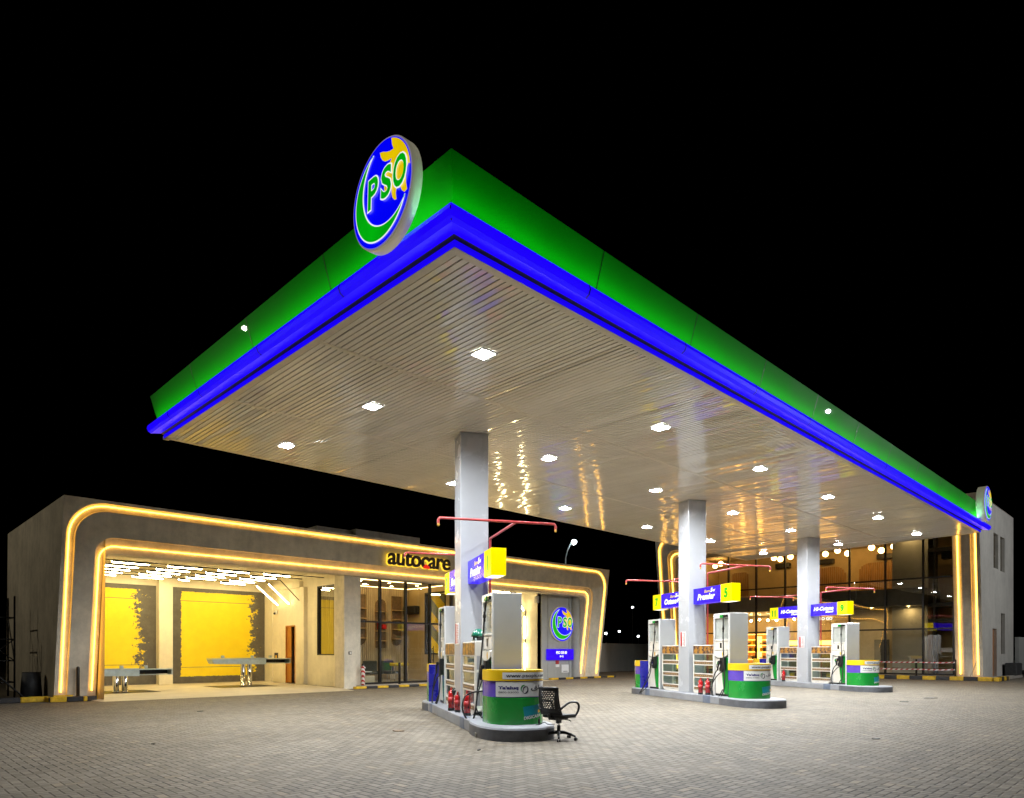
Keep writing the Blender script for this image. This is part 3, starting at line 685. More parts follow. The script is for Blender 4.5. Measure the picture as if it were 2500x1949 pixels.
# ================================================================== emblem
def emblem(name, lab, r, depth, loc, rot, grp=None, cat='logo sign'):
    """round lightbox: local x right, z up, face towards -y"""
    root = thing(name, lab, cat, loc, rot, grp)
    F = lambda k: (lambda x, y, z=0: (x * r, -.0035 * k, y * r))
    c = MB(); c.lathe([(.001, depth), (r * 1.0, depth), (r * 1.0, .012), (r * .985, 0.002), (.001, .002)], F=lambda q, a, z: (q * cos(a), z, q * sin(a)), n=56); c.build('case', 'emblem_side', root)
    circ = lambda R_, cx=0, cy=0, a0=0., a1=2 * pi, n=72: [(cx + R_ * cos(a0 + (a1 - a0) * i / n), cy + R_ * sin(a0 + (a1 - a0) * i / n)) for i in range(n + 1)]
    def layer(nm, polys, k, mat):
        m = MB()
        for p in polys: m.add([F(k)(x, y) for x, y in p], [tuple(range(len(p)))])
        return m.build(nm, mat, root)
    layer('rim', [circ(.985)[:-1]], 0, 'emb_rim'); layer('face', [circ(.962)[:-1]], 1, 'emb_blue')
    sun = [(.35, .872), (.37, .74), (.42, .64), (.30, .655), (.18, .70), (.08, .755), (-.03, .79), (.0, .69), (.06, .60), (.15, .535), (.28, .50), (.36, .49), (.27, .42), (.19, .33), (.13, .20), (.11, .06), (.13, -.08), (.17, -.15), (.22, -.04), (.29, .02), (.35, -.02), (.35, -.14), (.38, -.25), (.45, -.33), (.51, -.34), (.49, -.22), (.53, -.10), (.60, -.06), (.63, -.16), (.68, -.26), (.76, -.33), (.84, -.31), (.81, -.18), (.81, -.05), (.84, .08), (.89, .14), (.935, .10)]
    sun += [(.94 * cos(R(a)), .94 * sin(R(a))) for a in range(8, 69, 4)]
    layer('sun', [sun], 2, 'emb_yellow')
    def cres(g):
        o = [((.86 + g) * cos(a), (.86 + g) * sin(a)) for a in [R(106 - g * 40) + (R(334 + g * 40) - R(106 - g * 40)) * i / 60 for i in range(61)]]
        cx, cy, q = .20, .165, .80 - g
        a1 = math.atan2(o[-1][1] - cy, o[-1][0] - cx) % (2 * pi); a0 = math.atan2(o[0][1] - cy, o[0][0] - cx) % (2 * pi)
        inn = [(cx + q * cos(a1 + (a0 - a1) * i / 60), cy + q * sin(a1 + (a0 - a1) * i / 60)) for i in range(61)]
        return o, inn
    for nm, g, k, mat in (('crescent_outline', .016, 3, 'emb_white'), ('crescent', -.010, 4, 'emb_green')):
        o, inn = cres(g); m = MB(); n = len(o)
        m.add([F(k)(*p) for p in o] + [F(k)(*p) for p in inn[::-1]], [(i, i + 1, n + i + 1, n + i) for i in range(n - 1)]); m.build(nm, mat, root)
    for ch, x, w in (('P', -.42, .36), ('S', .03, .34), ('O', .43, .42)):
        for nm, k, mat, bd, e in (('letter_outline', 5, 'emb_white', .055, .026), ('letter', 6, 'emb_green', .03, 0)):
            m = MB(); m.text(ch, F(k), x - e, -.17 - e, h=.58 + 2 * e, w=w + 2 * e, bold=bd, shear=.06); m.build(nm, mat, root)
    return root
emblem('emblem_sign', 'large round lit emblem on the canopy edge beside its near corner', .630, .14, (4.60, 6.885, 6.975), -pi / 2)
emblem('emblem_sign', 'round lit emblem at the far right end of the canopy edge, seen almost edge-on', .66, .27, (30.9, 5.64, 7.1), 0)
emblem('emblem_sign', 'round lit emblem on the grey gable wall above the blue name plate', .955, .10, (28.02, 24.47, 2.99), 0)
d = thing('name_plate', 'small blue lit name plate under the round emblem on the grey gable wall', 'sign', (27.95, 24.5, 1.34))
m = MB(); m.box(-1.13, -.04, -.30, 1.13, .09, .30, 0, .03); m.build('box', 'sign_blue', d)
m = MB(); F = lambda x, y, z: (x, -.045 - z, y); m.text('PSO S/S 83', F, 0, .03, .15, wmax=1.15, bold=.03, align='C', ext=.0); m.text('(B-12)', F, 0, -.17, .12, bold=.03, align='C'); m.build('lettering', 'sign_white', d)
m = MB(); m.box(27.62, 24.57, .82, 27.86, 24.6, 1.02, 0); m.box(27.60, 24.575, .66, 27.90, 24.6, .80, 1); tag(m.build('fire_alarm_notice', ['red_print', 'white_print']), 'small dark red notice below the blue name plate', 'notice')
m = MB(); m.box(28.08, 24.56, .34, 28.68, 24.6, .78, 0, .01); m.box(28.2, 24.555, .40, 28.56, 24.56, .43, 1); tag(m.build('meter_box', ['white_print', 'dark_print']), 'pale square wall box right of the red notice', 'box')
# the word over the office
d = thing('letter_sign', 'dark halo-lit lettering with a red mark on the portal beam over the office', 'sign', (17.6, 23.55, 5.08))
fl = lambda off: (lambda x, y, z: (-1.64 + x - .0, .11 * (-y) + .005 - off - z, y))
for nm, mt, off, bd, grow in (('halo', 'halo_yellow', .055, .062, .04), ('letters', 'letter_brown', .12, .022, 0)):
    m = MB(); m.text('autocare', fl(off), -grow, -grow, .60 + 2 * grow, 3.3 + 2 * grow, bold=bd, ext=.012 if grow else .03, space=.95); m.build(nm, mt, d)
m = MB(); F = fl(.165); m.add([F(x, y, 0) for x, y in ((1.80, -.02), (2.12, -.02), (2.14, .08), (2.05, .11), (1.98, .165), (1.90, .165), (1.85, .11), (1.80, .09))], [tuple(range(8))]); m.build('red_car_mark', 'red_glow', d)

# ================================================================== canopy
CZ = 6.275; XL, YN = 5.15, 6.18
can = thing('fuel_canopy', 'large flat fuel canopy with green and glowing blue edge over the pumps', 'canopy', (19, 11.3, 0))
cpart = lambda mb, name, mats: part(mb, name, mats, can)
ye = lambda x: 16.31 + (x - XL) * .0146              # rear edge runs a touch off square
ys_ = lambda x: YN if x < 32.5 else YN + (x - 32.5) / 1.27 * 10.5
s = MB(); i = 0; x = XL + .13
while x < 33.55:
    for a, c in ((YN + .12, 9.50), (9.58, 12.90), (12.98, ye(x) - .1)):
        a = max(a, ys_(x) + .1)
        if c - a < .1: continue
        za, zb = [random.gauss(0, .0011) for _ in range(2)]
        w = .090; t = random.gauss(0, .0012); n = 6; pts = []
        for k in range(n + 1):
            y = a + (c - a) * k / n; q = random.gauss(0, .0012)
            pts += [(x, y, CZ + .012 + q - t), (x + .004, y, CZ + q - t), (x + w - .004, y, CZ + q + t), (x + w, y, CZ + .012 + q + t)]
        s.add(pts, [(4 * k + j, 4 * k + j + 1, 4 * k + j + 5, 4 * k + j + 4) for k in range(n) for j in range(3)], 0, False)
    x += .105
s.f = s.f; cpart(s, 'soffit_panels', 'soffit_enamel')
s = MB()
for y in (9.54, 12.94): s.box(XL + .1, y - .04, CZ - .006, 33.3, y + .04, CZ + .03)
s.box(XL, YN, CZ - .004, XL + .12, 16.4, CZ + .06); s.box(XL + .12, YN, CZ - .004, 32.5, YN + .12, CZ + .06)
s.add([(32.5, YN, CZ - .004), (33.77, 16.73, CZ - .004), (33.65, 16.73, CZ - .004), (32.38, YN + .12, CZ - .004)], [(0, 1, 2, 3)])
s.add([(XL, 16.31, CZ - .004), (33.77, 16.73, CZ - .004), (33.77, 16.61, CZ - .004), (XL, 16.19, CZ - .004)], [(0, 1, 2, 3)])
s.add([(XL, 16.31, CZ - .004), (33.77, 16.73, CZ - .004), (33.77, 16.73, CZ + .12), (XL, 16.31, CZ + .12)], [(0, 1, 2, 3)])
cpart(s, 'soffit_trim', 'trim_beige')
s = MB(); o = [(XL + .02, YN + .02), (32.5, YN + .02), (33.74, 16.70), (XL + .02, 16.29)]
s.prism(o, lambda x, y, k: (x, y, CZ + .03 + k), .62); cpart(s, 'roof_deck', 'dark_metal')
def edge(prof, close=False):
    """sweep a profile (outward, up) along the two open edges of the canopy"""
    mb = MB(); sts = []
    for fn in (lambda d_: (XL - d_, 16.33), lambda d_: (XL - d_, YN - d_), lambda d_: (32.52, YN - d_)):
        sts.append([(*fn(d_), CZ + z) for d_, z in prof])
    k = len(prof)
    for a, c in zip(sts, sts[1:]): mb.add(a + c, [(i, (i + 1) % k, k + (i + 1) % k, k + i) for i in range(k if close else k - 1)])
    if close:
        for a in (sts[0], sts[-1]): mb.add(a, [tuple(range(k))])
    return mb
green = [(.115, .31), (.28, .87), (.25, .885), (.06, .31)]
bull = [(.06, .10), (.27, .055), (.325, .085), (.352, .15), (.335, .215), (.28, .265), (.21, .298), (.175, .285), (.10, .25)]
cpart(edge(green, True), 'green_fascia', 'green_fascia')
o = edge(bull, True); cpart(o, 'blue_light_edge', 'blue_acrylic')
cpart(edge([(.004, -.002), (.004, .085)]), 'lower_blue_band', 'blue_deep')
cpart(edge([(.004, .085), (.06, .10)]), 'shadow_gap', 'dark_metal')
cpart(edge([(.062, .245), (.062, .31)]), 'gutter_back', 'dark_metal')
cpart(edge([(.230, .2925), (.258, .2800)]), 'hidden_light_strip', 'fascia_strip')
def seam(P, side, k, mi):
    e = .004; w = .007 if mi == 0 else .012; s = MB()
    pts = []
    for d_, z in P:
        for q in (-w, w): pts.append((XL - d_ - e, k + q, CZ + z) if side == 'l' else (k + q, YN - d_ - e, CZ + z))
    s.add(pts, [(2 * i, 2 * i + 1, 2 * i + 3, 2 * i + 2) for i in range(len(P) - 1)])
    cpart(s, 'panel_joint', ['dark_metal', 'blue_paint'][mi])
for y in (8.76, 11.35, 13.95): seam(green[:2], 'l', y, 0)
for x in (7.65, 10.19, 12.75, 15.3, 17.85, 20.4, 22.95, 25.5, 28.05): seam(green[:2], 'r', x, 0)
for y in (8.2, 10.75, 13.3, 15.0): seam(bull[1:7], 'l', y, 1)
for x in (7.25, 9.7, 12.2, 14.7, 17.2, 19.7, 22.2, 24.7, 27.2, 29.7): seam(bull[1:7], 'r', x, 1)
s = MB(); s.tube([(XL - .285, YN - .285, CZ + .06), (XL - .352, YN - .352, CZ + .15), (XL - .30, YN - .30, CZ + .262)], .006, 6); cpart(s, 'corner_joint', 'dark_metal')
ROWS = (('front', 8.04, (7.30, 12.37, 17.01, 21.6, 26.2, 30.9)), ('middle', 11.27, (7.32, 12.4, 17.08, 21.78, 26.5, 31.45)), ('rear', 14.82, (7.31, 12.3, 17.12, 21.87, 26.65, 31.7)))
for rn, y, xs in ROWS:
    for j, x in enumerate(xs):
        d = thing('canopy_light', 'square recessed canopy light in the %s row, %s counted from the near corner end' % (rn, ORD[j]), 'ceiling light', (x, y, CZ), 0, 'square lights in the canopy soffit')
        m = MB()
        for a in ((-.16, -.16, .16, -.129), (-.16, .129, .16, .16), (-.16, -.129, -.129, .129), (.129, -.129, .16, .129)): m.box(a[0], a[1], -.034, a[2], a[3], -.006)
        m.build('frame', 'white_print', d)
        m = MB(); m.prism([(-.128, -.026), (.128, -.026), (.118, -.040), (-.118, -.040)], lambda x, z, k: (x, -.128 + k, z), .256); m.build('diffuser', 'canopy_lamp', d)
        la = bpy.data.lights.new('lamp', 'AREA'); la.shape = 'SQUARE'; la.size = .23; la.energy = 325; la.color = (.92, .96, 1); la.spread = R(164)
        lo = bpy.data.objects.new('lamp', la); COL.objects.link(lo); lo.parent = d; lo.location = (0, 0, -.044)

# ================================================================== islands
IR = -R(28.2)                                        # local x: across the island, local y: along it, away from the street
OR_ = [V((9.567, 11.276, 0)), V((18.906, 11.262, 0)), V((28.648, 11.5, 0))]
NEAR = ['nearest island', 'middle island', 'farthest island']
HI = .22
RZ = M.Rotation(IR, 3, 'Z')
at = lambda k, v, u, z=HI: OR_[k] + RZ @ V((v, u, z))
def superell(cx, cy, a, b, n=40, p=.8):
    f = lambda t: math.copysign(abs(t) ** p, t)
    return [(cx + a * f(cos(2 * pi * i / n)), cy + b * f(sin(2 * pi * i / n))) for i in range(n)]
NUMS = [('1', 'Premier', '3', 'Premier'), ('5', 'Premier', '7', 'Octane+'), ('9', 'Hi-Cetane', '11', 'Hi-Cetane')]

def make_island(k, lab):
    r = thing('pump_island', lab, 'kerb island', at(k, 0, 0, 0), IR, 'raised pump islands')
    m = MB(); m.box(-.28, -2.6, 0, .90, 3.2, HI - .004, 0, .012); m.build('straight_kerb', 'island_concrete', r)
    for nm, cy, b in (('rounded_end', -2.66, 1.06), ('rounded_end', 3.0, .72)):
        m = MB(); o = superell(.35, cy, .70, b)
        m.prism(o, lambda x, y, z: (x, y, z), HI - .03, 1, True, False); i_ = superell(.35, cy, .685, b - .015)
        n = len(o); m.add([(x, y, HI - .03) for x, y in o] + [(x, y, HI) for x, y in i_], [(j, (j + 1) % n, n + (j + 1) % n, n + j) for j in range(n)], 0, True); m.add([(x, y, HI) for x, y in i_], [tuple(range(n))])
        m.build(nm, ['island_concrete', 'kerb_slate'], r)
    for a, c in ((-1.62, -1.25), (2.05, 2.35)):
        m = MB(); m.box(-.288, a, 0, -.15, c, HI + .002, 0, .006); m.build('painted_kerb_stone', 'island_blue', r)
def make_column(k, lab):
    r = thing('canopy_column', lab, 'column', at(k, 0, 0), IR, 'square white columns under the canopy')
    m = MB(); m.box(0, 0, 0, .62, .62, CZ - HI - .012, 0, .008); m.build('cladding', 'column_white', r)
    m = MB(); m.box(-.004, -.004, 2.9, .624, .624, 2.906); m.box(-.012, -.012, CZ - HI - .03, .632, .632, CZ - HI - .005); m.build('joint_line', 'pump_side', r)
    m = MB(); m.box(-.012, .17, 1.44, -.002, .48, 1.91); m.build('notice_board', 'white_print', r)
    m = MB(); m.box(-.015, .385, 1.45, -.0125, .47, 1.90)
    m.build('red_band', 'red_print', r)
    m = MB(); random.seed(k)
    for j in range(11): m.box(-.0150, .19, 1.47 + j * .038, -.0125, .19 + random.uniform(.08, .17), 1.484 + j * .038)
    m.build('notice_print', 'red_print', r)
# ---- fuel pump: display face towards -x, plain end towards -y
def hose(r, pts, w=.017):
    m = MB(); m.tube(smooth(pts, 8), w, 8); m.build('hose', 'rubber', r)
def make_pump(loc, lab, style, top='green_paint', D=.62):
    W, H = .80, 2.385
    r = thing('fuel_pump', lab, 'fuel pump', loc, IR, 'tall white fuel pumps')
    Fx = lambda s, z, x: (x, W - s, z)
    m = MB(); m.box(.06, .0, .0, D, W, H, 0, .01)
    m.box(0, 0, 0, .06, .065, H, 0, .006); m.box(0, W - .07, 0, .06, W, H, 0, .006); m.box(0, .065, 2.24, .06, W - .07, H, 0, .006)
    m.build('cabinet', 'pump_white', r)
    m = MB(); m.box(.03, -.004, .02, D - .02, -.0005, H - .02); m.build('end_panel', 'pump_side', r)
    m = MB(); m.box(.045, .066, 1.63, .058, W - .071, 2.239); m.build('display_recess', 'pump_white', r)
    m = MB(); m.quad((.03, .066, 1.63), (.03, W - .071, 1.63), (.03, W - .071, 2.239), (.03, .066, 2.239)); m.build('display_glass', 'display_glass', r)
    m = MB(); m.box(.005, .066, 1.585, .055, W - .071, 1.628, 0, .006); m.box(.02, .066, 1.32, .055, W - .071, 1.578, 0, .006); m.box(.016, .12, 1.35, .02, .33, 1.55); m.box(.016, .40, 1.35, .02, W - .12, 1.55)
    m.prism([(.10, 1.30), (.06, 1.28), (.07, 1.18), (.16, 1.13), (.30, 1.105), (.46, 1.105), (.60, 1.13), (.70, 1.18), (.71, 1.28), (.68, 1.30)], lambda s, z, k: (-.02 + k, W - s, z), .07)
    m.box(.03, .066, .06, .056, W - .071, 1.09, 0, .004); m.build('front_panels', 'ivory_plastic', r)
    m = MB(); m.box(.012, .40, 1.38, .016, .49, 1.53); m.box(.03, .066, 0, .05, W - .071, .055); m.box(.024, .55, 1.075, .03, .66, 1.085); m.box(.004, W - .2, 1.60, .006, W - .1, 1.61); m.build('keypad_and_plinth', 'dark_metal', r)
    m = MB(); m.box(-.025, .27, 1.14, -.02, .31, 1.27); m.box(-.025, .31, 1.19, -.02, .335, 1.24); m.build('orange_arrow', 'gold_print', r)
    m = MB(); o = [(.39, 1.09), (.73, 1.09), (.73, .06), (.53, .06)] + [(.53 - .13 * sin(pi * (.06 + .47 * t)) ** 1.0, .06 + t * .80) for t in [q / 12 for q in range(1, 12)]] + [(.44, .92), (.45, 1.0)]
    m.prism(o, lambda s, z, k: (.022 + k, W - s, z), .012); m.box(.012, .07, 1.06, .03, .39, 1.1); m.build('green_panel', 'green_paint', r)
    m = MB(); m.prism([(.45, 1.10), (.62, 1.10), (.62, .82), (.56, .70), (.44, .70), (.42, .80), (.47, .86)], lambda s, z, k: (-.085 + k, W - s, z), .11); m.build('nozzle_holster', 'black_plastic', r)
    nz = MB(); nz.tube(smooth([(-.11, W - .52, 1.02), (-.13, W - .49, .95), (-.13, W - .44, .86), (-.12, W - .40, .74)], 5), .028, 8); nz.tube(smooth([(-.13, W - .47, .93), (-.14, W - .40, .92), (-.14, W - .38, .84), (-.13, W - .42, .78)], 5), .01, 6); nz.box(-.15, W - .54, .95, -.09, W - .44, 1.02, 0, .01)
    nz.build('nozzle', 'black_plastic', r)
    m = MB(); m.box(-.06, W - .56, 2.25, .0, W - .40, 2.335, 0, .008); m.build('hose_outlet_cap', top, r)
    m = MB(); m.box(-.05, W - .735, 2.262, .0, W - .555, 2.33, 0, .008); m.build('hose_outlet', 'dark_metal', r)
    m = MB()
    for rad, kx, mt in ((.085, 0, 0), (.075, 1, 1)): m.disc(lambda a, c, z, rad=rad, kx=kx: (.028 - kx * .002, W - .22 + a, .93 + c), rad, 24, mt)
    m.add([(.024, W - .22 + .07 * cos(a), .93 + .07 * sin(a)) for a in [pi * (-.5 + q / 12) for q in range(13)]], [tuple(range(13))], 2)
    m.add([(.022, W - .22 - x, .93 + y) for x, y in ((.0, .03), (.05, .05), (.06, 0), (.02, -.02))], [(0, 1, 2, 3)], 3)
    m.build('round_sticker', ['white_print', 'blue_paint', 'green_paint', 'yellow_paint'], r)
    y_ = lambda s: W - s
    top_pts = [(-.055, y_(.58), 2.27), (-.06, y_(.585), 2.0), (-.07, y_(.60), 1.6)]
    if style == 'loop':
        hose(r, top_pts + [(-.08, y_(.64), 1.1), (-.09, y_(.70), .6), (-.13, y_(.70), .15), (-.20, y_(.55), -.08), (-.22, y_(.36), -.02), (-.19, y_(.22), .25), (-.15, y_(.28), .60), (-.13, y_(.40), .75)])
        hose(r, [(-.05, y_(.55), .70), (-.10, y_(.44), .64), (-.15, y_(.27), .45), (-.19, y_(.18), .2), (-.20, y_(.30), -.02), (-.18, y_(.55), .0), (-.13, y_(.66), .2)], .015)
    elif style == 'wide':
        hose(r, [(-.045, .28, 2.27), (-.05, .38, 1.99), (-.11, .41, 1.2), (-.19, .36, .61), (-.24, .36, .13), (-.32, .41, -.08), (-.44, .45, .08), (-.47, .46, .24), (-.42, .5, .40), (-.34, .50, .46), (-.23, .36, .51), (-.10, .18, .53), (-.02, .14, .53)])
        hose(r, [(-.09, .36, .79), (-.21, .30, .45), (-.25, .26, .25), (-.20, .24, .10), (-.10, .26, .0), (-.04, .3, .02)], .012)
    else:
        hose(r, top_pts[:2] + [(-.08, y_(.57), 1.6), (-.12, y_(.50), 1.0), (-.16, y_(.42), .5), (-.26, y_(.24), .12), (-.40, y_(.12), -.17)])
        hose(r, [(-.13, y_(.41), .76), (-.16, y_(.30), .5), (-.28, y_(.2), .1), (-.42, y_(.14), -.17), (-.36, y_(.34), -.05), (-.30, y_(.52), .08)], .012)
    m = MB(); sx, sy, sz = (-.061, y_(.587), 1.93) if style != 'wide' else (-.054, .385, 1.95)
    m.lathe([(.016, -.10), (.024, -.08), (.020, -.04), (.030, -.02), (.034, .02), (.022, .05), (.022, .08), (.016, .10)], (sx, sy, sz), 10); m.lathe([(.021, -.055), (.022, -.05), (.022, -.045), (.021, -.04)], (sx, sy, sz), 10); m.build('swivel_joint', 'dark_metal', r)
    return r
# ---- oil rack
def make_rack(loc, lab, L, flip):
    r = thing('oil_rack', lab, 'display rack', loc, IR, 'glass oil display racks beside the columns')
    D = .42; g = (lambda y: L - y) if flip else (lambda y: y)          # flip: rounded foot towards the street
    H = 1.48
    def bx(m, x0, y0, z0, x1, y1, z1, mi=0, c=0.): m.box(x0, g(y0), z0, x1, g(y1), z1, mi, c)
    m = MB(); bx(m, 0, 0, .03, .04, .05, H); bx(m, D - .04, 0, .03, D, .05, H); bx(m, .0, L - .06, .26, .04, L, H); bx(m, D - .04, L - .06, .26, D, L, H)
    q = arc(L - .26, .26, .26, 0, -pi / 2, 8)
    for x0 in (0, D - .04): m.prism(q + [(L - .26, .06)] + arc(L - .26, .26, .20, -pi / 2, 0, 8)[1:], lambda y, z, k, x0=x0: (x0 + k, g(y), z), .04); bx(m, x0, .05, .0, x0 + .04, L - .26, .06)
    bx(m, 0, -.012, H - .29, D, L + .012, H, 0, .008)
    for z in (.985, .60, .20): bx(m, .0, .05, z - .125, D, L - .06, z - .095); bx(m, -.004, .05, z - .01, .02, L - .06, z + .02)
    m.build('frame', 'ivory_plastic', r)
    for z in (.985, .60, .20):
        m = MB(); bx(m, -.002, .06, z - .094, .012, L - .07, z - .012); m.build('shelf_strip', 'brown_strip', r)
        m = MB(); n = 7
        for j in range(n): bx(m, -.0045, .14 + j * (L - .34) / n, z - .062, -.0022, .14 + (j + .6) * (L - .34) / n, z - .046)
        m.build('strip_print', 'shelf_wood', r)
    m = MB(); m.quad((.012, g(.05), .1), (.012, g(L - .06), .3), (.012, g(L - .06), 1.18), (.012, g(.05), 1.18)); m.quad((D - .012, g(.05), .1), (D - .012, g(L - .06), .3), (D - .012, g(L - .06), 1.18), (D - .012, g(.05), 1.18)); m.build('glass_side', 'shelf_glass', r)
    m = MB(); m.quad((-.006, g(.02), H - .265), (-.006, g(L - .02), H - .265), (-.006, g(L - .02), H - .025), (-.006, g(.02), H - .025)); m.build('header_picture', 'poster_print', r)
    return r
# ---- rounded attendant counter; flat back at local y = 0, rounded front towards -y
HW, ST, EL = .52, .16, .60
_o = [(-HW, 0.), (-HW, -ST * .5)] + [(-HW * (abs(cos(a)) ** .72) * (1 if cos(a) > 0 else -1), -ST - EL * (sin(a) ** .80)) for a in [pi * q / 36 for q in range(37)]] + [(HW, -ST * .5), (HW, 0.)]
_cum = [0.]
for p, q in zip(_o, _o[1:]): _cum.append(_cum[-1] + math.dist(p, q))
CL = _cum[-1]
def along(s, off):
    s = max(0, min(CL - 1e-6, s))
    i = max(j for j in range(len(_cum)) if _cum[j] <= s); i = min(i, len(_o) - 2)
    f = (s - _cum[i]) / max(1e-9, _cum[i + 1] - _cum[i]); (x0, y0), (x1, y1) = _o[i], _o[i + 1]
    dx, dy = x1 - x0, y1 - y0; l = math.hypot(dx, dy)
    return x0 + dx * f + dy / l * off, y0 + dy * f - dx / l * off
def strip(m, s0, s1, z0, z1, off, mi=0, n=24):
    pts = []
    for j in range(n + 1):
        x, y = along(s0 + (s1 - s0) * j / n, off); pts += [(x, y, z0), (x, y, z1)]
    m.add(pts, [(2 * j, 2 * j + 2, 2 * j + 3, 2 * j + 1) for j in range(n)], mi, True)
def make_counter(loc, lab, rot):
    r = thing('attendant_counter', lab, 'counter', loc, rot, 'rounded striped counters at the island ends')
    def ring(z0, z1, grow, mat, nm, cap=False):
        m = MB(); o = [along(CL * j / 60, grow) for j in range(61)]
        m.prism(o, lambda x, y, k: (x, y, z0 + k), z1 - z0, 0, False, False)
        n = len(o); m.sm = [j < n - 1 for j in range(len(m.f))]
        if cap: m.add([(x, y, z1) for x, y in o], [tuple(range(n))])
        m.build(nm, mat, r)
    ring(0, .478, 0, 'green_paint', 'green_base'); ring(.478, .764, -.004, 'purple_paint', 'purple_band'); ring(.764, .955, .006, 'yellow_paint', 'yellow_band', True)
    m = MB(); m.box(-HW - .001, .001, 0, HW + .001, .004, .955); m.build('back_panel', 'blue_paint', r)
    F = lambda off: (lambda x, y, z: (*along(x, off), y))
    m = MB(); strip(m, .60, 1.72, .49, .752, .002); m.build('white_label', 'white_print', r)
    m = MB(); strip(m, .74, 1.66, .80, .915, .009); m.build('web_label', 'white_print', r)
    def txt(nm, mat, st, x, y, h, w, off=.004, **kw):
        m = MB(); m.text(st, F(off), x, y, h, w, **kw); m.build(nm, mat, r)
    txt('web_lettering', 'dark_print', 'www.psopk.com', .80, .815, .075, .80, .0115, bold=.02)
    txt('name_lettering', 'navy_print', "Ta'aluq", .66, .605, .075, .36, bold=.05); txt('phone_lettering', 'dark_print', '0800-03000', .66, .555, .030, .36, bold=.005)
    txt('urdu_lettering', 'dark_print', '\uFED6\uFEE0\uFECC\uFE97', 1.25, .59, .105, .36, bold=.02)
    m = MB()
    for a0, a1, mi in ((R(75), R(215), 0), (R(-105), R(60), 1)):
        pts = []
        for j in range(15):
            a = a0 + (a1 - a0) * j / 14; w = .012 * sin(pi * (j + .6) / 15.2)
            for q in (.062 - w, .062 + w): pts.append(F(.004)(1.13 + q * cos(a), .62 + q * 1.15 * sin(a), 0))
        m.add(pts, [(2 * j, 2 * j + 1, 2 * j + 3, 2 * j + 2) for j in range(14)], mi)
    ph = smooth([(1.16, .668, 0), (1.125, .655, 0), (1.105, .62, 0), (1.098, .585, 0), (1.105, .565, 0)], 4); pts = []
    for j, p in enumerate(ph):
        t = j / (len(ph) - 1); w = .008 + .012 * (abs(2 * t - 1) ** 3)
        pts += [F(.006)(p[0] - w, p[1] + w * .5, 0), F(.006)(p[0] + w, p[1] - w * .5, 0)]
    m.add(pts, [(2 * j, 2 * j + 1, 2 * j + 3, 2 * j + 2) for j in range(len(ph) - 1)], 1); m.build('phone_mark', ['green_paint', 'dark_print'], r)
    m = MB(); k = [(1.10, .31), (1.47, .36), (1.44, .19), (1.13, .12)]
    n = 8; pts = []
    for j in range(n + 1):
        t = j / n
        for a, c in ((k[0], k[1]), (k[3], k[2])): pts.append(F(.003)(a[0] + (c[0] - a[0]) * t, a[1] + (c[1] - a[1]) * t, 0))
    m.add(pts, [(2 * j, 2 * j + 1, 2 * j + 3, 2 * j + 2) for j in range(n)], 0, True); m.add([F(.006)(x, y, 0) for x, y in ((1.40, .20), (1.45, .21), (1.45, .26), (1.40, .25))], [(0, 1, 2, 3)], 1); m.build('teal_sticker', ['teal_paint', 'gold_print'], r)
    m = MB(); m.text('DIGICASH', lambda x, y, z: F(.006)(x, y + (x - 1.12) * .14, 0), 1.12, .085, .055, .34, bold=.02); m.build('sticker_lettering', 'white_print', r)
    return r
# ---- overhead product sign, reading from the -x side
def make_sign(k, num, word, far):
    u0, u1, u2 = (.625, 2.05, 2.60) if far else (-.004, -1.50, -2.05)
    lab = 'overhead lit sign with number %s %s the column of the %s' % (num, 'behind' if far else 'in front of', NEAR[k])
    r = thing('product_sign', lab, 'sign', at(k, 0, 0, 0), IR, 'blue and yellow number signs on the columns')
    m = MB(); m.box(.16, u0, 2.975, .43, u1, 3.46, 0, .008); m.build('blue_box', 'sign_blue', r)
    m = MB(); m.box(.145, u1 - (.002 if not far else -.002), 2.945, .445, u2, 3.465, 0, .008); m.build('yellow_box', 'sign_yellow', r)
    m = MB(); a, c = sorted((u1, u2)); m.add([(.17, a + .03, 2.9435), (.42, a + .03, 2.9435), (.42, c - .03, 2.9435), (.17, c - .03, 2.9435)], [(0, 1, 2, 3)]); m.build('lower_lens', 'sign_under', r)
    F = lambda off: (lambda x, y, z: (.16 - off - z, -x, y))           # x runs right, i.e. towards the street
    ob = -max(u0, u1); oy = -max(u1, u2)
    m = MB(); m.text(num, F(.019), oy + .275, 3.06, .29, wmax=.36, bold=.06, align='C'); m.build('number', 'sign_green', r)
    if word.startswith('Hi'):
        m = MB(); m.text('Hi-Cetane', F(.004), ob + .18, 3.17, .16, 1.12, bold=.05, shear=.25); m.text('Diesel', F(.004), ob + .86, 3.07, .085, .44, bold=.05, shear=.25); m.build('product_lettering', 'sign_white', r)
    else:
        m = MB(); m.text(word, F(.004), ob + .24, 3.08, .19, .96, bold=.05, shear=.25); m.text('w', F(.004), ob + 1.08, 3.29, .07, .13, bold=.03, shear=.25); m.text('5', F(.004), ob + .95, 3.285, .125, .13, bold=.05, shear=.2); m.build('product_lettering', 'sign_white', r)
        m = MB(); m.text('Euro', F(.004), ob + .62, 3.29, .085, .32, bold=.04, shear=.25); m.build('euro_lettering', 'sign_gold', r)
    return r
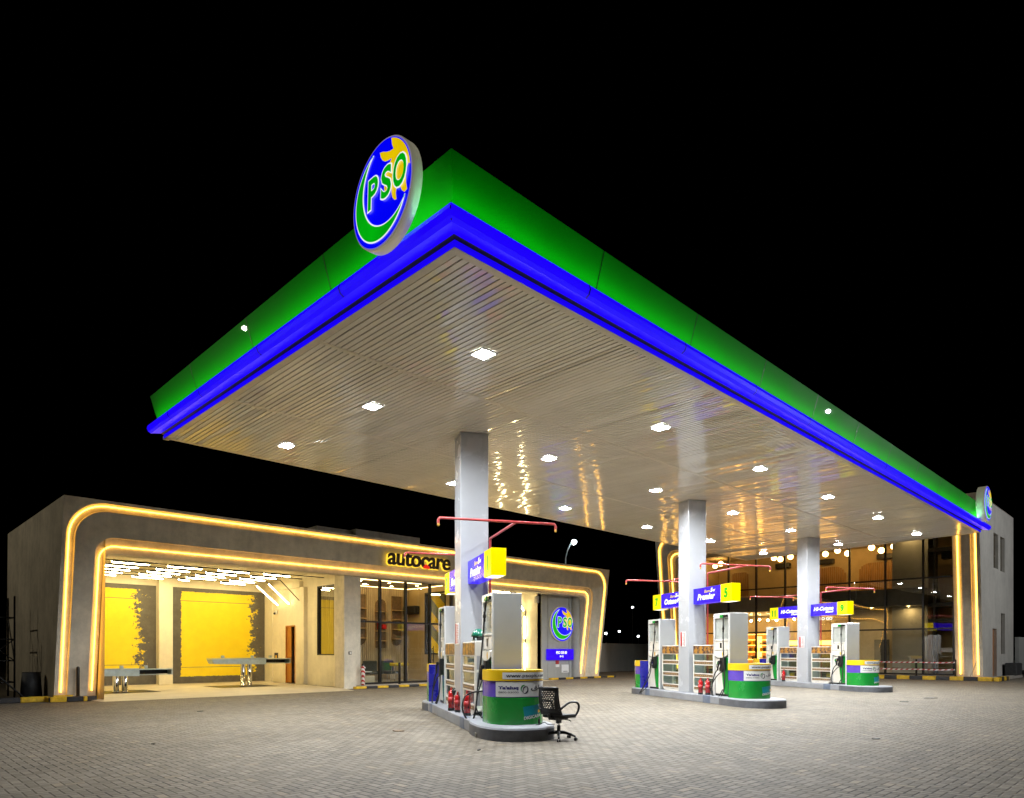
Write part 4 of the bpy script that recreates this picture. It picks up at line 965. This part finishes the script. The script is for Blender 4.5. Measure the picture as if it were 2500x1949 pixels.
def make_pipe(k, far):
    lab = 'red drencher pipe with a T-shaped end %s the column of the %s' % ('behind' if far else 'in front of', NEAR[k])
    r = thing('drencher_pipe', lab, 'pipe', at(k, 0, 0), IR, 'red drencher pipes on the columns')
    yc, uT, z = (.66, 2.65, 3.76) if far else (-.04, -2.05, 3.75)
    m = MB(); m.tube([(.65, yc, 0), (.65, yc, z - .03), (.645, yc + (.03 if far else -.03), z), (.64, uT, z)], .026, 8); m.build('riser_and_arm', 'pipe_red', r)
    m = MB(); a, c = -.86, 1.44
    m.tube([(a, uT, z - .10), (a, uT, z - .04), (a + .03, uT, z), (a + .1, uT, z), (c - .1, uT, z), (c - .03, uT, z), (c, uT, z - .04), (c, uT, z - .10)], .024, 8); m.build('spray_bar', 'pipe_red', r)
    for x in (a, c):
        m = MB(); m.lathe([(.012, -.10), (.022, -.115), (.022, -.14), (.012, -.155), (.001, -.156)], (x, uT, z), 8); m.build('spray_nozzle', 'gold_print', r)
ISL = ['raised grey kerb island with rounded ends in the foreground, carrying pumps 1 and 3', 'raised grey kerb island in the middle, carrying pumps 5 and 7', 'raised grey kerb island farthest back, carrying pumps 9 and 11']
for k in range(3):
    make_island(k, ISL[k])
    make_column(k, ('white square canopy column nearest the camera', 'white square canopy column between signs 7 and 5', 'white square canopy column between signs 11 and 9')[k])
    n1, w1, n2, w2 = NUMS[k]
    make_pump(at(k, 0 if k else .14, -2.16), 'tall white fuel pump under sign %s, street end of the %s' % (n1, NEAR[k]), 'loop' if k else 'wide', 'green_paint', .62 if k else .58)
    make_pump(at(k, .0, 1.87), 'tall white fuel pump under sign %s, building end of the %s' % (n2, NEAR[k]), ('loop', 'ground', 'ground')[k], ('green_paint', 'green_paint', 'yellow_paint')[k])
    make_rack(at(k, .06 if k else .01, -1.30), 'glass oil rack between column and street-end pump on the %s' % NEAR[k], 1.14, True)
    make_rack(at(k, .06 if k else .01, .68), 'glass oil rack between column and building-end pump on the %s' % NEAR[k], 1.12, False)
    make_counter(at(k, .33 if k else .42, -2.38), 'rounded green, purple and yellow counter at the street end of the %s' % NEAR[k], IR)
    make_counter(at(k, .30, 2.86), 'counter with a dark blue back at the building end of the %s' % NEAR[k], IR + pi)
    make_sign(k, n1, w1, False); make_sign(k, n2, w2, True); make_pipe(k, False); make_pipe(k, True)
def make_ext(k, v, u, sc, lab, side=1):
    r = thing('fire_extinguisher', lab, 'fire extinguisher', at(k, v, u, HI - .003), IR, 'red fire extinguishers on the islands'); r.scale = (sc * .9,) * 3
    m = MB(); m.lathe([(.001, .03), (.078, .03), (.078, .40), (.070, .445), (.045, .475), (.026, .485), (.024, .51)], (0, 0, 0), 20); m.build('cylinder', 'red_paint', r)
    m = MB(); m.lathe([(.001, 0), (.082, 0), (.082, .06), (.079, .065)], (0, 0, 0), 20); m.build('foot_ring', 'black_plastic', r)
    m = MB(); m.lathe([(.02, .50), (.022, .54), (.012, .555)], (0, 0, 0), 10); m.box(-.012, -.1 * side, .555, .012, .03 * side, .565); m.box(-.012, -.09 * side, .525, .012, .0, .535); m.build('valve_handle', 'red_print', r)
    m = MB(); m.tube(smooth([(0, 0, .53), (.02, -.07 * side, .54), (.02, -.13 * side, .45), (.02, -.12 * side, .28), (.01, -.09 * side, .16)], 6), .011, 6); m.build('discharge_hose', 'rubber', r)
    m = MB(); m.lathe([(.0785, .18), (.0787, .18), (.0787, .33), (.0785, .33)], (0, 0, 0), 20); m.sm = m.sm; m.build('label', 'red_print', r)
    m = MB(); m.box(-.085, -.02, .36, -.078, .02, .40); m.build('sticker', 'white_print', r)
    return r
make_ext(0, -.19, .08, 1.0, 'larger red extinguisher left of the nearest column'); make_ext(0, -.15, -.38, .86, 'slim small red extinguisher at the foot of the nearest column'); make_ext(0, -.12, -1.18, 1.0, 'red extinguisher by the hose loop of the nearest pump')
make_ext(1, -.16, -.93, .98, 'left one of two red extinguishers on the middle island'); make_ext(1, -.05, -1.14, .98, 'right one of two red extinguishers on the middle island')
make_ext(2, -.24, 1.18, 1.0, 'lone red extinguisher on the farthest island')
hn = MB(); hn.tube(smooth([(-.16, -.3, .70), (-.2, -.38, .72), (-.22, -.42, .66)], 5), .012, 6); hn.lathe([(.02, -.02), (.05, .06), (.055, .08), (.0, .08)], (-.22, -.46, .60), 10)
o = hn.build('extinguisher_horn', 'black_plastic'); o.location = at(0, .0, .12, 0); o.rotation_euler = (0, 0, IR); tag(o, 'black discharge horn between the two extinguishers at the nearest column', 'horn')
r = thing('hard_hat', 'glossy green hard hat on the rack top by the nearest pump', 'helmet', at(0, .13, -1.10, 1.80), IR)
m = MB(); m.lathe([(.135, 0), (.15, .0), (.14, .05), (.11, .11), (.06, .15), (.001, .16)], (0, 0, 0), 18); m.build('shell', 'helmet_green', r)
m = MB(); m.lathe([(.10, -.07), (.12, -.05), (.125, 0)], (0, 0, 0), 14); m.build('liner', 'black_plastic', r)
r = thing('cup_tray', 'small pale tray of cups under the green hard hat', 'tray', at(0, .14, -1.06, HI + 1.481), IR)
m = MB(); m.box(-.12, -.16, 0, .12, .16, .015); m.build('tray', 'white_print', r)
for j in range(4):
    m = MB(); m.lathe([(.022, .015), (.03, .085), (.026, .085), (.02, .02)], (-.08, -.12 + j * .08, 0), 10); m.build('cup', 'steel_pale', r)

# ================================================================== office chair
ch = thing('office_chair', 'black mesh-back swivel chair standing beside the nearest counter', 'office chair', (8.68, 7.66, 0), R(45.36 - 90 - 42))
# local +y = forward (where a sitter looks)
for j in range(5):
    a = R(20 + 72 * j); dx, dy = cos(a), sin(a)
    lg = MB(); lg.tube([(dx * .03, dy * .03, .13), (dx * .12, dy * .12, .125), (dx * .22, dy * .22, .10), (dx * .30, dy * .30, .065)], .02, 8, rs=[.030, .026, .022, .018]); lo = lg.build('base_leg', 'black_plastic', ch)
    w = MB()
    for q in (-.018, .018): w.lathe([(.001, -.010), (.026, -.010), (.026, .010), (.001, .010)], F=lambda rr, t, z, q=q: (dx * .30 - dy * (z + q) + dx * rr * cos(t) * 1., dy * .30 + dx * (z + q) + dy * rr * cos(t), .027 + rr * sin(t)), n=12)
    w.build('castor', 'black_plastic', lo)
m = MB(); m.tube([(0, 0, .10), (0, 0, .25)], .030, 12); m.build('base_hub', 'black_plastic', ch)
m = MB(); m.tube([(0, 0, .2), (0, 0, .36)], .018, 12); m.build('gas_lift', 'chrome', ch)
m = MB(); m.box(-.10, -.16, .345, .10, .14, .385, 0, .01); m.tube([(.08, 0, .36), (.20, .03, .345), (.24, .03, .33)], .008, 6); m.box(-.03, -.05, .28, .03, .05, .345, 0, .01); m.build('tilt_mechanism', 'black_plastic', ch)
m = MB(); n = 20; rings = []
for z, g in ((.385, .90), (.39, .98), (.42, 1.0), (.445, .97), (.452, .85)): rings.append([(x * g, y * g, z - .018 * max(0, (y / .25)) ** 2) for x, y in superell(0, .02, .25, .25, 28, .6)])
k = 28
for a, c in zip(rings, rings[1:]): m.add(a + c, [(i, (i + 1) % k, k + (i + 1) % k, k + i) for i in range(k)], 0, True)
m.add(rings[-1], [tuple(range(k))]); m.add(rings[0], [tuple(range(k))[::-1]]); m.build('seat', 'mesh_black', ch)
# back: curved shell with rows of slots
def bk(s, t, th):
    """s -1..1 across, t 0..1 up"""
    w = .215 - .025 * t; return (s * w, -.235 - .075 * t - .03 * sin(pi * t) + .045 * (s * s) - th, .455 + .44 * t)
bkm = MB(); NS, NT = 30, 44
def hole(i, j):
    s, t = -1 + 2 * (i + .5) / NS, (j + .5) / NT
    if not (.18 < t < .90): return False
    wv = .55 + .22 * t
    if abs(s) > wv: return False
    return (j % 3 == 1) and ((i + (j // 3) * 2) % 4 != 0)
for i in range(NS):
    for j in range(NT):
        if hole(i, j): continue
        cs = [(-1 + 2 * a / NS, c / NT) for a, c in ((i, j), (i + 1, j), (i + 1, j + 1), (i, j + 1))]
        bkm.add([bk(*c, 0) for c in cs] + [bk(*c, .012) for c in cs], [(3, 2, 1, 0), (4, 5, 6, 7)], 0, True)
bkm.build('mesh_back', 'mesh_black', ch)
m = MB(); m.tube([bk(-1, t / 12, .006) for t in range(13)], .016, 8); m.tube([bk(1, t / 12, .006) for t in range(13)], .016, 8); m.tube([bk(-1 + 2 * t / 12, 1, .006) for t in range(13)], .017, 8); m.tube([bk(-1 + 2 * t / 12, 0, .006) for t in range(13)], .02, 8); m.tube([(0, -.12, .37), (0, -.25, .38), (0, -.27, .46)], .025, 8); m.build('back_frame', 'black_plastic', ch)
for sx in (-1, 1):
    m = MB(); m.tube(smooth([(sx * .20, -.25, .52), (sx * .26, -.20, .59), (sx * .285, -.10, .645), (sx * .29, .04, .655), (sx * .29, .15, .625), (sx * .28, .19, .54), (sx * .25, .15, .43), (sx * .19, .10, .40)], 5), .019, 8); m.build('armrest', 'black_plastic', ch)
m = MB(); m.tube(smooth([(0, 0, .012), (.1, .04, .012), (.16, -.02, .05), (.24, .02, .012), (.34, -.05, .012), (.40, .03, .012)], 6), .007, 6); m.lathe([(.008, 0), (.02, .02), (.02, .09), (.006, .12)], (.1, .06, .005), 8)
o = m.build('loose_cable', 'rubber'); o.location = at(0, .62, -3.30, HI); o.rotation_euler = (0, 0, IR + .2); tag(o, 'short loose black cable on the kerb end behind the office chair', 'cable')
for j, (dx, dz, a) in enumerate(((0, 0, .0), (.03, .082, .1))):
    m = MB(); m.box(-.10, -.055, 0, .10, .055, .08, 0, .006); o = m.build('paving_block', 'block_stone'); o.location = (7.98 + dx, 8.86, dz); o.rotation_euler = (0, 0, -.55 + a)
    tag(o, ('lower loose paving block of the pair beside the nearest island', 'upper loose paving block of the pair beside the nearest island')[j], 'block', 'stacked paving blocks')

# ================================================================== kerbs, bollards, yard
def kerb(name_lab, pts, w, h, step, ph=0):
    m = MB(); n = 0
    for (x0, y0), (x1, y1) in zip(pts, pts[1:]):
        L = math.dist((x0, y0), (x1, y1)); dx, dy = (x1 - x0) / L, (y1 - y0) / L; s_ = 0.
        while s_ < L - .01:
            e = min(L, s_ + step); mb_T = m.T
            m.T = M.Translation((x0, y0, 0)) @ M.Rotation(math.atan2(dy, dx), 4, 'Z'); m.box(s_ + .002, 0, 0, e - .002, w, h, (n + ph) % 2, .02); m.T = mb_T
            s_ = e; n += 1
    tag(m.build('painted_kerb', ['kerb_yellow', 'kerb_black']), name_lab, 'kerb', 'yellow and black kerbs')
kerb('low yellow and black kerb along the office entrance step', [(14.55, 23.58), (20.4, 23.50)], .22, .10, .52)
kerb('thin yellow and black kerb in front of the grey gable wall', [(26.6, 24.0), (32.2, 23.95)], .2, .10, .6)
kerb('yellow and black kerb wrapping the left portal foot', [(4.28, 24.25), (4.36, 23.72), (5.30, 23.60), (5.66, 23.9)], .16, .15, .42)
kerb('long yellow and dark kerb at the far left edge', [(-4, 24.25), (1.0, 24.2), (3.72, 24.15), (4.4, 24.12)], .2, .16, 5)
kerb('yellow and black kerb along the front of the two-storey shop', [(41.2, 26.8), (41.2, 7.25)][::-1] if False else [(40.98, 7.3), (40.98, 26.8)], -.24, .205, .62)
kerb('short yellow and black kerb round the shop corner', [(41.0, 7.02), (43.6, 7.02)], .24, .205, .62)
pv = MB(); pv.box(41.2, 7.26, 0, 52, 7.62, .16); tag(pv.build('side_path', 'kerb_concrete'), None, None, None, 'structure')
lf = MB(); lf.prism([(4.40, 24.2), (4.50, 23.86), (5.28, 23.76), (5.62, 24.0), (5.62, 24.2)], lambda x, y, k: (x, y, k), .142); part(lf, 'portal_foot_slab', 'kerb_concrete')
yb = MB(); yb.box(4.5, 23.98, .143, 5.0, 24.1, .19); part(yb, 'yellow_foot_block', 'kerb_yellow')
def bollard(x, y, z, h, lab):
    r = thing('bollard', lab, 'bollard', (x, y, z), 0, 'dark steel bollards')
    m = MB(); m.lathe([(.07, 0), (.07, .015), (.05, .02), (.05, h - .03), (.03, h), (.001, h + .01)], (0, 0, 0), 14); m.build('post', 'dark_metal', r); return r
bollard(5.12, 23.95, .14, .90, 'dark bollard in front of the left portal leg'); bollard(16.88, 23.9, .115, .92, 'dark bollard before the office glass'); tb = bollard(15.09, 23.9, .115, .90, 'bollard wrapped in red and white tape by the concrete pillar')
m = MB(); m.lathe([(.055, .02), (.085, .05), (.060, .3), (.085, .55), (.058, .72), (.053, .8)], (0, 0, 0), 10); m.box(-.12, -.01, .70, .12, .01, .76); m.build('tape_wrap', 'barrier_tape', tb)
bollard(41.35, 10.78, .2, .88, 'dark bollard in front of the right-hand shop panes'); bollard(41.35, 8.97, .2, .88, 'dark bollard beside the right portal leg of the shop')
for z, lab in ((.93, 'upper red and white barrier tape before the shop glass'), (.55, 'lower red and white barrier tape before the shop glass')):
    m = MB(); pts = [(41.28, 8.97 + (16.6 - 8.97) * j / 24, z - .02 * sin(pi * (j / 24 * 4.2 % 1))) for j in range(25)]
    v_ = []
    for p in pts: v_ += [(p[0], p[1], p[2] - .03), (p[0], p[1], p[2] + .03), (p[0] + .002, p[1], p[2] + .03), (p[0] + .002, p[1], p[2] - .03)]
    m.add(v_, [(4 * i + a, 4 * i + (a + 1) % 4, 4 * i + 4 + (a + 1) % 4, 4 * i + 4 + a) for i in range(24) for a in range(4)]); tag(m.build('barrier_tape', 'barrier_tape'), lab, 'tape', 'barrier tapes')
m = MB(); m.tube([(41.55, 8.35, .2), (41.45, 8.05, 1.0)], .02, 6); tag(m.build('leaning_stick', 'slat_wood'), 'pale stick leaning between the two light lines of the shop leg', 'stick')
wl = MB(); wl.prism([(31.5, 30.2), (62, 32.6), (62, 32.8), (31.5, 30.4)], lambda x, y, k: (x, y, k), 2.05); wl.prism([(31.5, 30.16), (62, 32.56), (62, 32.84), (31.5, 30.44)], lambda x, y, k: (x, y, 2.05 + k), .06)
tag(wl.build('boundary_wall', 'grey_render'), 'plain grey boundary wall between the two buildings', 'wall')
wl = MB(); wl.box(52, 7.9, 0, 75, 8.1, 2.4); tag(wl.build('boundary_wall', 'grey_render'), 'dark boundary wall beyond the right side of the shop', 'wall')
r = thing('barricade', 'red and white barricade leaning at the boundary wall', 'barricade', (37.3, 29.9, 0), .08)
for z, mt in ((.25, 'red_print'), (.62, 'white_print'), (.98, 'red_print')):
    m = MB(); m.box(-.38, -.02, z, .38, .02, z + .26); m.build('board', mt, r)
for dx in (-.36, .36):
    m = MB(); m.box(dx - .03, .02, 0, dx + .03, .06, 1.35); m.build('leg', 'white_print', r)
m = MB(); m.prism([(-.09, .9), (.09, .9), (.09, 1.9), (.06, 2.0), (-.06, 2.0), (-.09, 1.9)], lambda x, z, k: (31.28 + x, 25.6 + k, z), .1); m.box(31.22, 25.62, 0, 31.34, 25.68, .95)
tag(m.build('marker_post', 'orange_plastic'), 'orange plastic marker post behind the right portal leg', 'post')
r = thing('scaffold', 'dark scaffold tower at the far left beside the car service building', 'scaffold', (3.6, 27, 0))
for x in (-1.2, .4):
    for y in (0, 1.2):
        m = MB(); m.tube([(x, y, 0), (x, y, 3.3)], .03, 6); m.build('standard', 'dark_metal', r)
m = MB()
for z in (.5, 1.2, 1.9, 2.6): m.tube([(-1.2, 0, z), (.4, 0, z)], .022, 6); m.tube([(.4, 0, z), (.4, 1.2, z)], .022, 6)
m.tube([(-1.2, 0, .5), (.4, 0, 1.9)], .018, 6); m.tube([(-1.2, 0, 2.6), (.4, 0, 1.2)], .018, 6); m.tube([(.4, 0, 1.2), (.4, 1.2, 2.6)], .018, 6); m.build('braces', 'dark_metal', r)
m = MB(); m.lathe([(.001, 0), (.30, 0), (.27, .45), (.24, .86), (.001, .86)], (4.2, 25.5, 0), 18); tag(m.build('waste_drum', 'drum_dark'), 'dark tapering waste drum against the left building wall', 'drum')
m = MB(); m.box(2.0, 25.4, 0, 3.3, 26.3, 1.2, 0, .03); tag(m.build('dark_crate', 'drum_dark'), 'large dark crate at the far left edge', 'crate')
m = MB(); m.add([(3.3, 25.3, .85), (4.0, 25.2, .1), (4.0, 25.5, .1), (3.3, 25.6, .85), (3.3, 25.3, .81), (4.0, 25.2, .06), (4.0, 25.5, .06), (3.3, 25.6, .81)], [(0, 1, 2, 3), (7, 6, 5, 4), (0, 4, 5, 1), (1, 5, 6, 2), (2, 6, 7, 3), (3, 7, 4, 0)]); tag(m.build('leaning_board', 'drum_dark'), 'dark board sloping between the crate and the drum', 'board')
m = MB(); m.box(46.7, 7.2, .16, 48.4, 7.75, .85, 0, .04); tag(m.build('dark_chest', 'drum_dark'), 'dark chest against the side wall of the shop', 'chest')
m = MB(); m.lathe([(.001, 0), (.42, 0), (.45, .12), (.42, .24), (.2, .26), (.001, .2)], (49.3, 7.0, .16), 18); tag(m.build('tyre_stack', 'rubber'), 'low dark tyre lying right of the chest', 'tyre')
r = thing('lattice_ladder', 'faint lattice ladder beyond the right end of the shop', 'ladder', (56, 9.4, 0))
for dx in (0, .5):
    m = MB(); m.tube([(0, dx, 0), (0, dx, 8.2)], .03, 5); m.build('rail', 'steel_pale', r)
for j in range(16):
    m = MB(); m.tube([(0, 0, .4 + j * .5), (0, .5, .4 + j * .5)], .022, 5); m.build('rung', 'steel_pale', r)
# litter and leaves on the paving
for j, (x, y, s_, lab, mt) in enumerate(((7.48, 10.62, .09, 'flattened dry leaf on the paving left of the nearest island', 'brown_strip'), (3.6, 11.9, .035, 'small dark stone on the paving at the left edge', 'drum_dark'), (12.6, 3.9, .04, 'small dark scrap on the paving right of the office chair', 'drum_dark'), (24.9, 6.1, .16, 'larger dark scrap on the paving before the farthest island', 'drum_dark'), (22.5, 6.2, .08, 'small dark scrap nearest the farthest island', 'drum_dark'), (6.4, 17.6, .06, 'dark scrap on the paving before the open bay', 'drum_dark'), (6.9, 7.7, .025, 'tiny dark pebble in front of the loose blocks', 'drum_dark'))):
    m = MB(); o = [(s_ * (.7 + .5 * random.random()) * cos(2 * pi * q / 7) * 1.6, s_ * (.7 + .5 * random.random()) * sin(2 * pi * q / 7)) for q in range(7)]
    m.prism(o, lambda x, y, k: (x, y, k + .004 * sin(x * 40)), .012); o = m.build(('dry_leaf' if j == 0 else 'litter_scrap'), mt); o.location = (x, y, .002); o.rotation_euler = (0, 0, random.random() * 6); tag(o, lab, 'leaf' if j == 0 else 'litter')
# lamps in the distance
r = thing('street_lamp', 'bright white street lamp on a curved arm behind the car service building', 'street lamp', (37.95, 32.85, 0))
m = MB(); m.tube(smooth([(0, 0, 0), (0, 0, 7.4), (.05, -.05, 8.6), (.22, -.22, 9.3), (.42, -.42, 9.6)], 6), .05, 8); m.build('pole', 'steel_pale', r)
m = MB(); m.ball((.45, -.45, 9.55), .17); m.build('lamp_head', 'flood', r)
for nm, x, y, z, mt, lab in (('right', 42, -7, 9.2, 'lamp_right', 'tall perimeter lamp post beyond the right edge of the photo'), ('left', -7.2, 31, 10.4, 'lamp_left', 'tall perimeter lamp post beyond the left edge of the photo')):
    r = thing('perimeter_lamp', lab, 'street lamp', (x, y, 0))
    m = MB(); m.tube([(0, 0, 0), (0, 0, z - .2)], .07, 8); m.build('pole', 'steel_pale', r)
    m = MB(); m.ball((0, 0, z), .105); m.build('lamp_head', mt, r)
for i, (px, py, d_) in enumerate(((1479, 1547, 90), (1512, 1542, 110), (1544, 1483, 120), (1558, 1554, 100))):
    k = (px - 1250) / 1658.87; w = V((.70261 + .71158 * k, .71158 - .70261 * k, 0)) * d_; z = 1.5 + (1591 - py) / 1658.87 * d_
    r = thing('distant_lamp', 'tiny distant lamp in the dark gap between the buildings, %s from the left' % ORD[i], 'lamp', (round(w.x, 2), round(w.y, 2), 0), 0, 'distant lamps between the buildings')
    m = MB(); m.tube([(0, 0, 0), (0, 0, z)], .06, 5); m.build('pole', 'dark_metal', r)
    m = MB(); m.ball((0, 0, z), .13, 0, 8); m.build('lamp_head', 'far_lamp', r)

# ================================================================== night sky, camera, render
w = bpy.data.worlds.new('World'); S.world = w; w.use_nodes = True
sky = w.node_tree.nodes.new('ShaderNodeTexSky'); sky.sky_type = 'NISHITA'; sky.sun_disc = False; sky.sun_elevation = R(-8); sky.sun_rotation = R(200)
bg = w.node_tree.nodes['Background']; w.node_tree.links.new(sky.outputs[0], bg.inputs[0]); bg.inputs[1].default_value = .002
cd = bpy.data.cameras.new('Camera'); cam = bpy.data.objects.new('Camera', cd); COL.objects.link(cam); S.camera = cam
cam.location = (0, 0, 1.5); cam.rotation_euler = (R(90), 0, R(45.363 - 90))
cd.sensor_width = 36; cd.sensor_fit = 'HORIZONTAL'; cd.lens = 36 * 1658.87 / 2500; cd.shift_y = (1591 - 974.5) / 2500; cd.clip_start = .1; cd.clip_end = 600
S.view_settings.view_transform = 'Standard'; S.view_settings.look = 'None'; S.view_settings.exposure = 0; S.view_settings.gamma = 1
S.cycles.use_denoising = True; S.cycles.max_bounces = 8; S.cycles.diffuse_bounces = 4; S.cycles.glossy_bounces = 4; S.cycles.transparent_max_bounces = 12
S.cycles.sample_clamp_indirect = 6; S.cycles.caustics_reflective = False; S.cycles.caustics_refractive = False
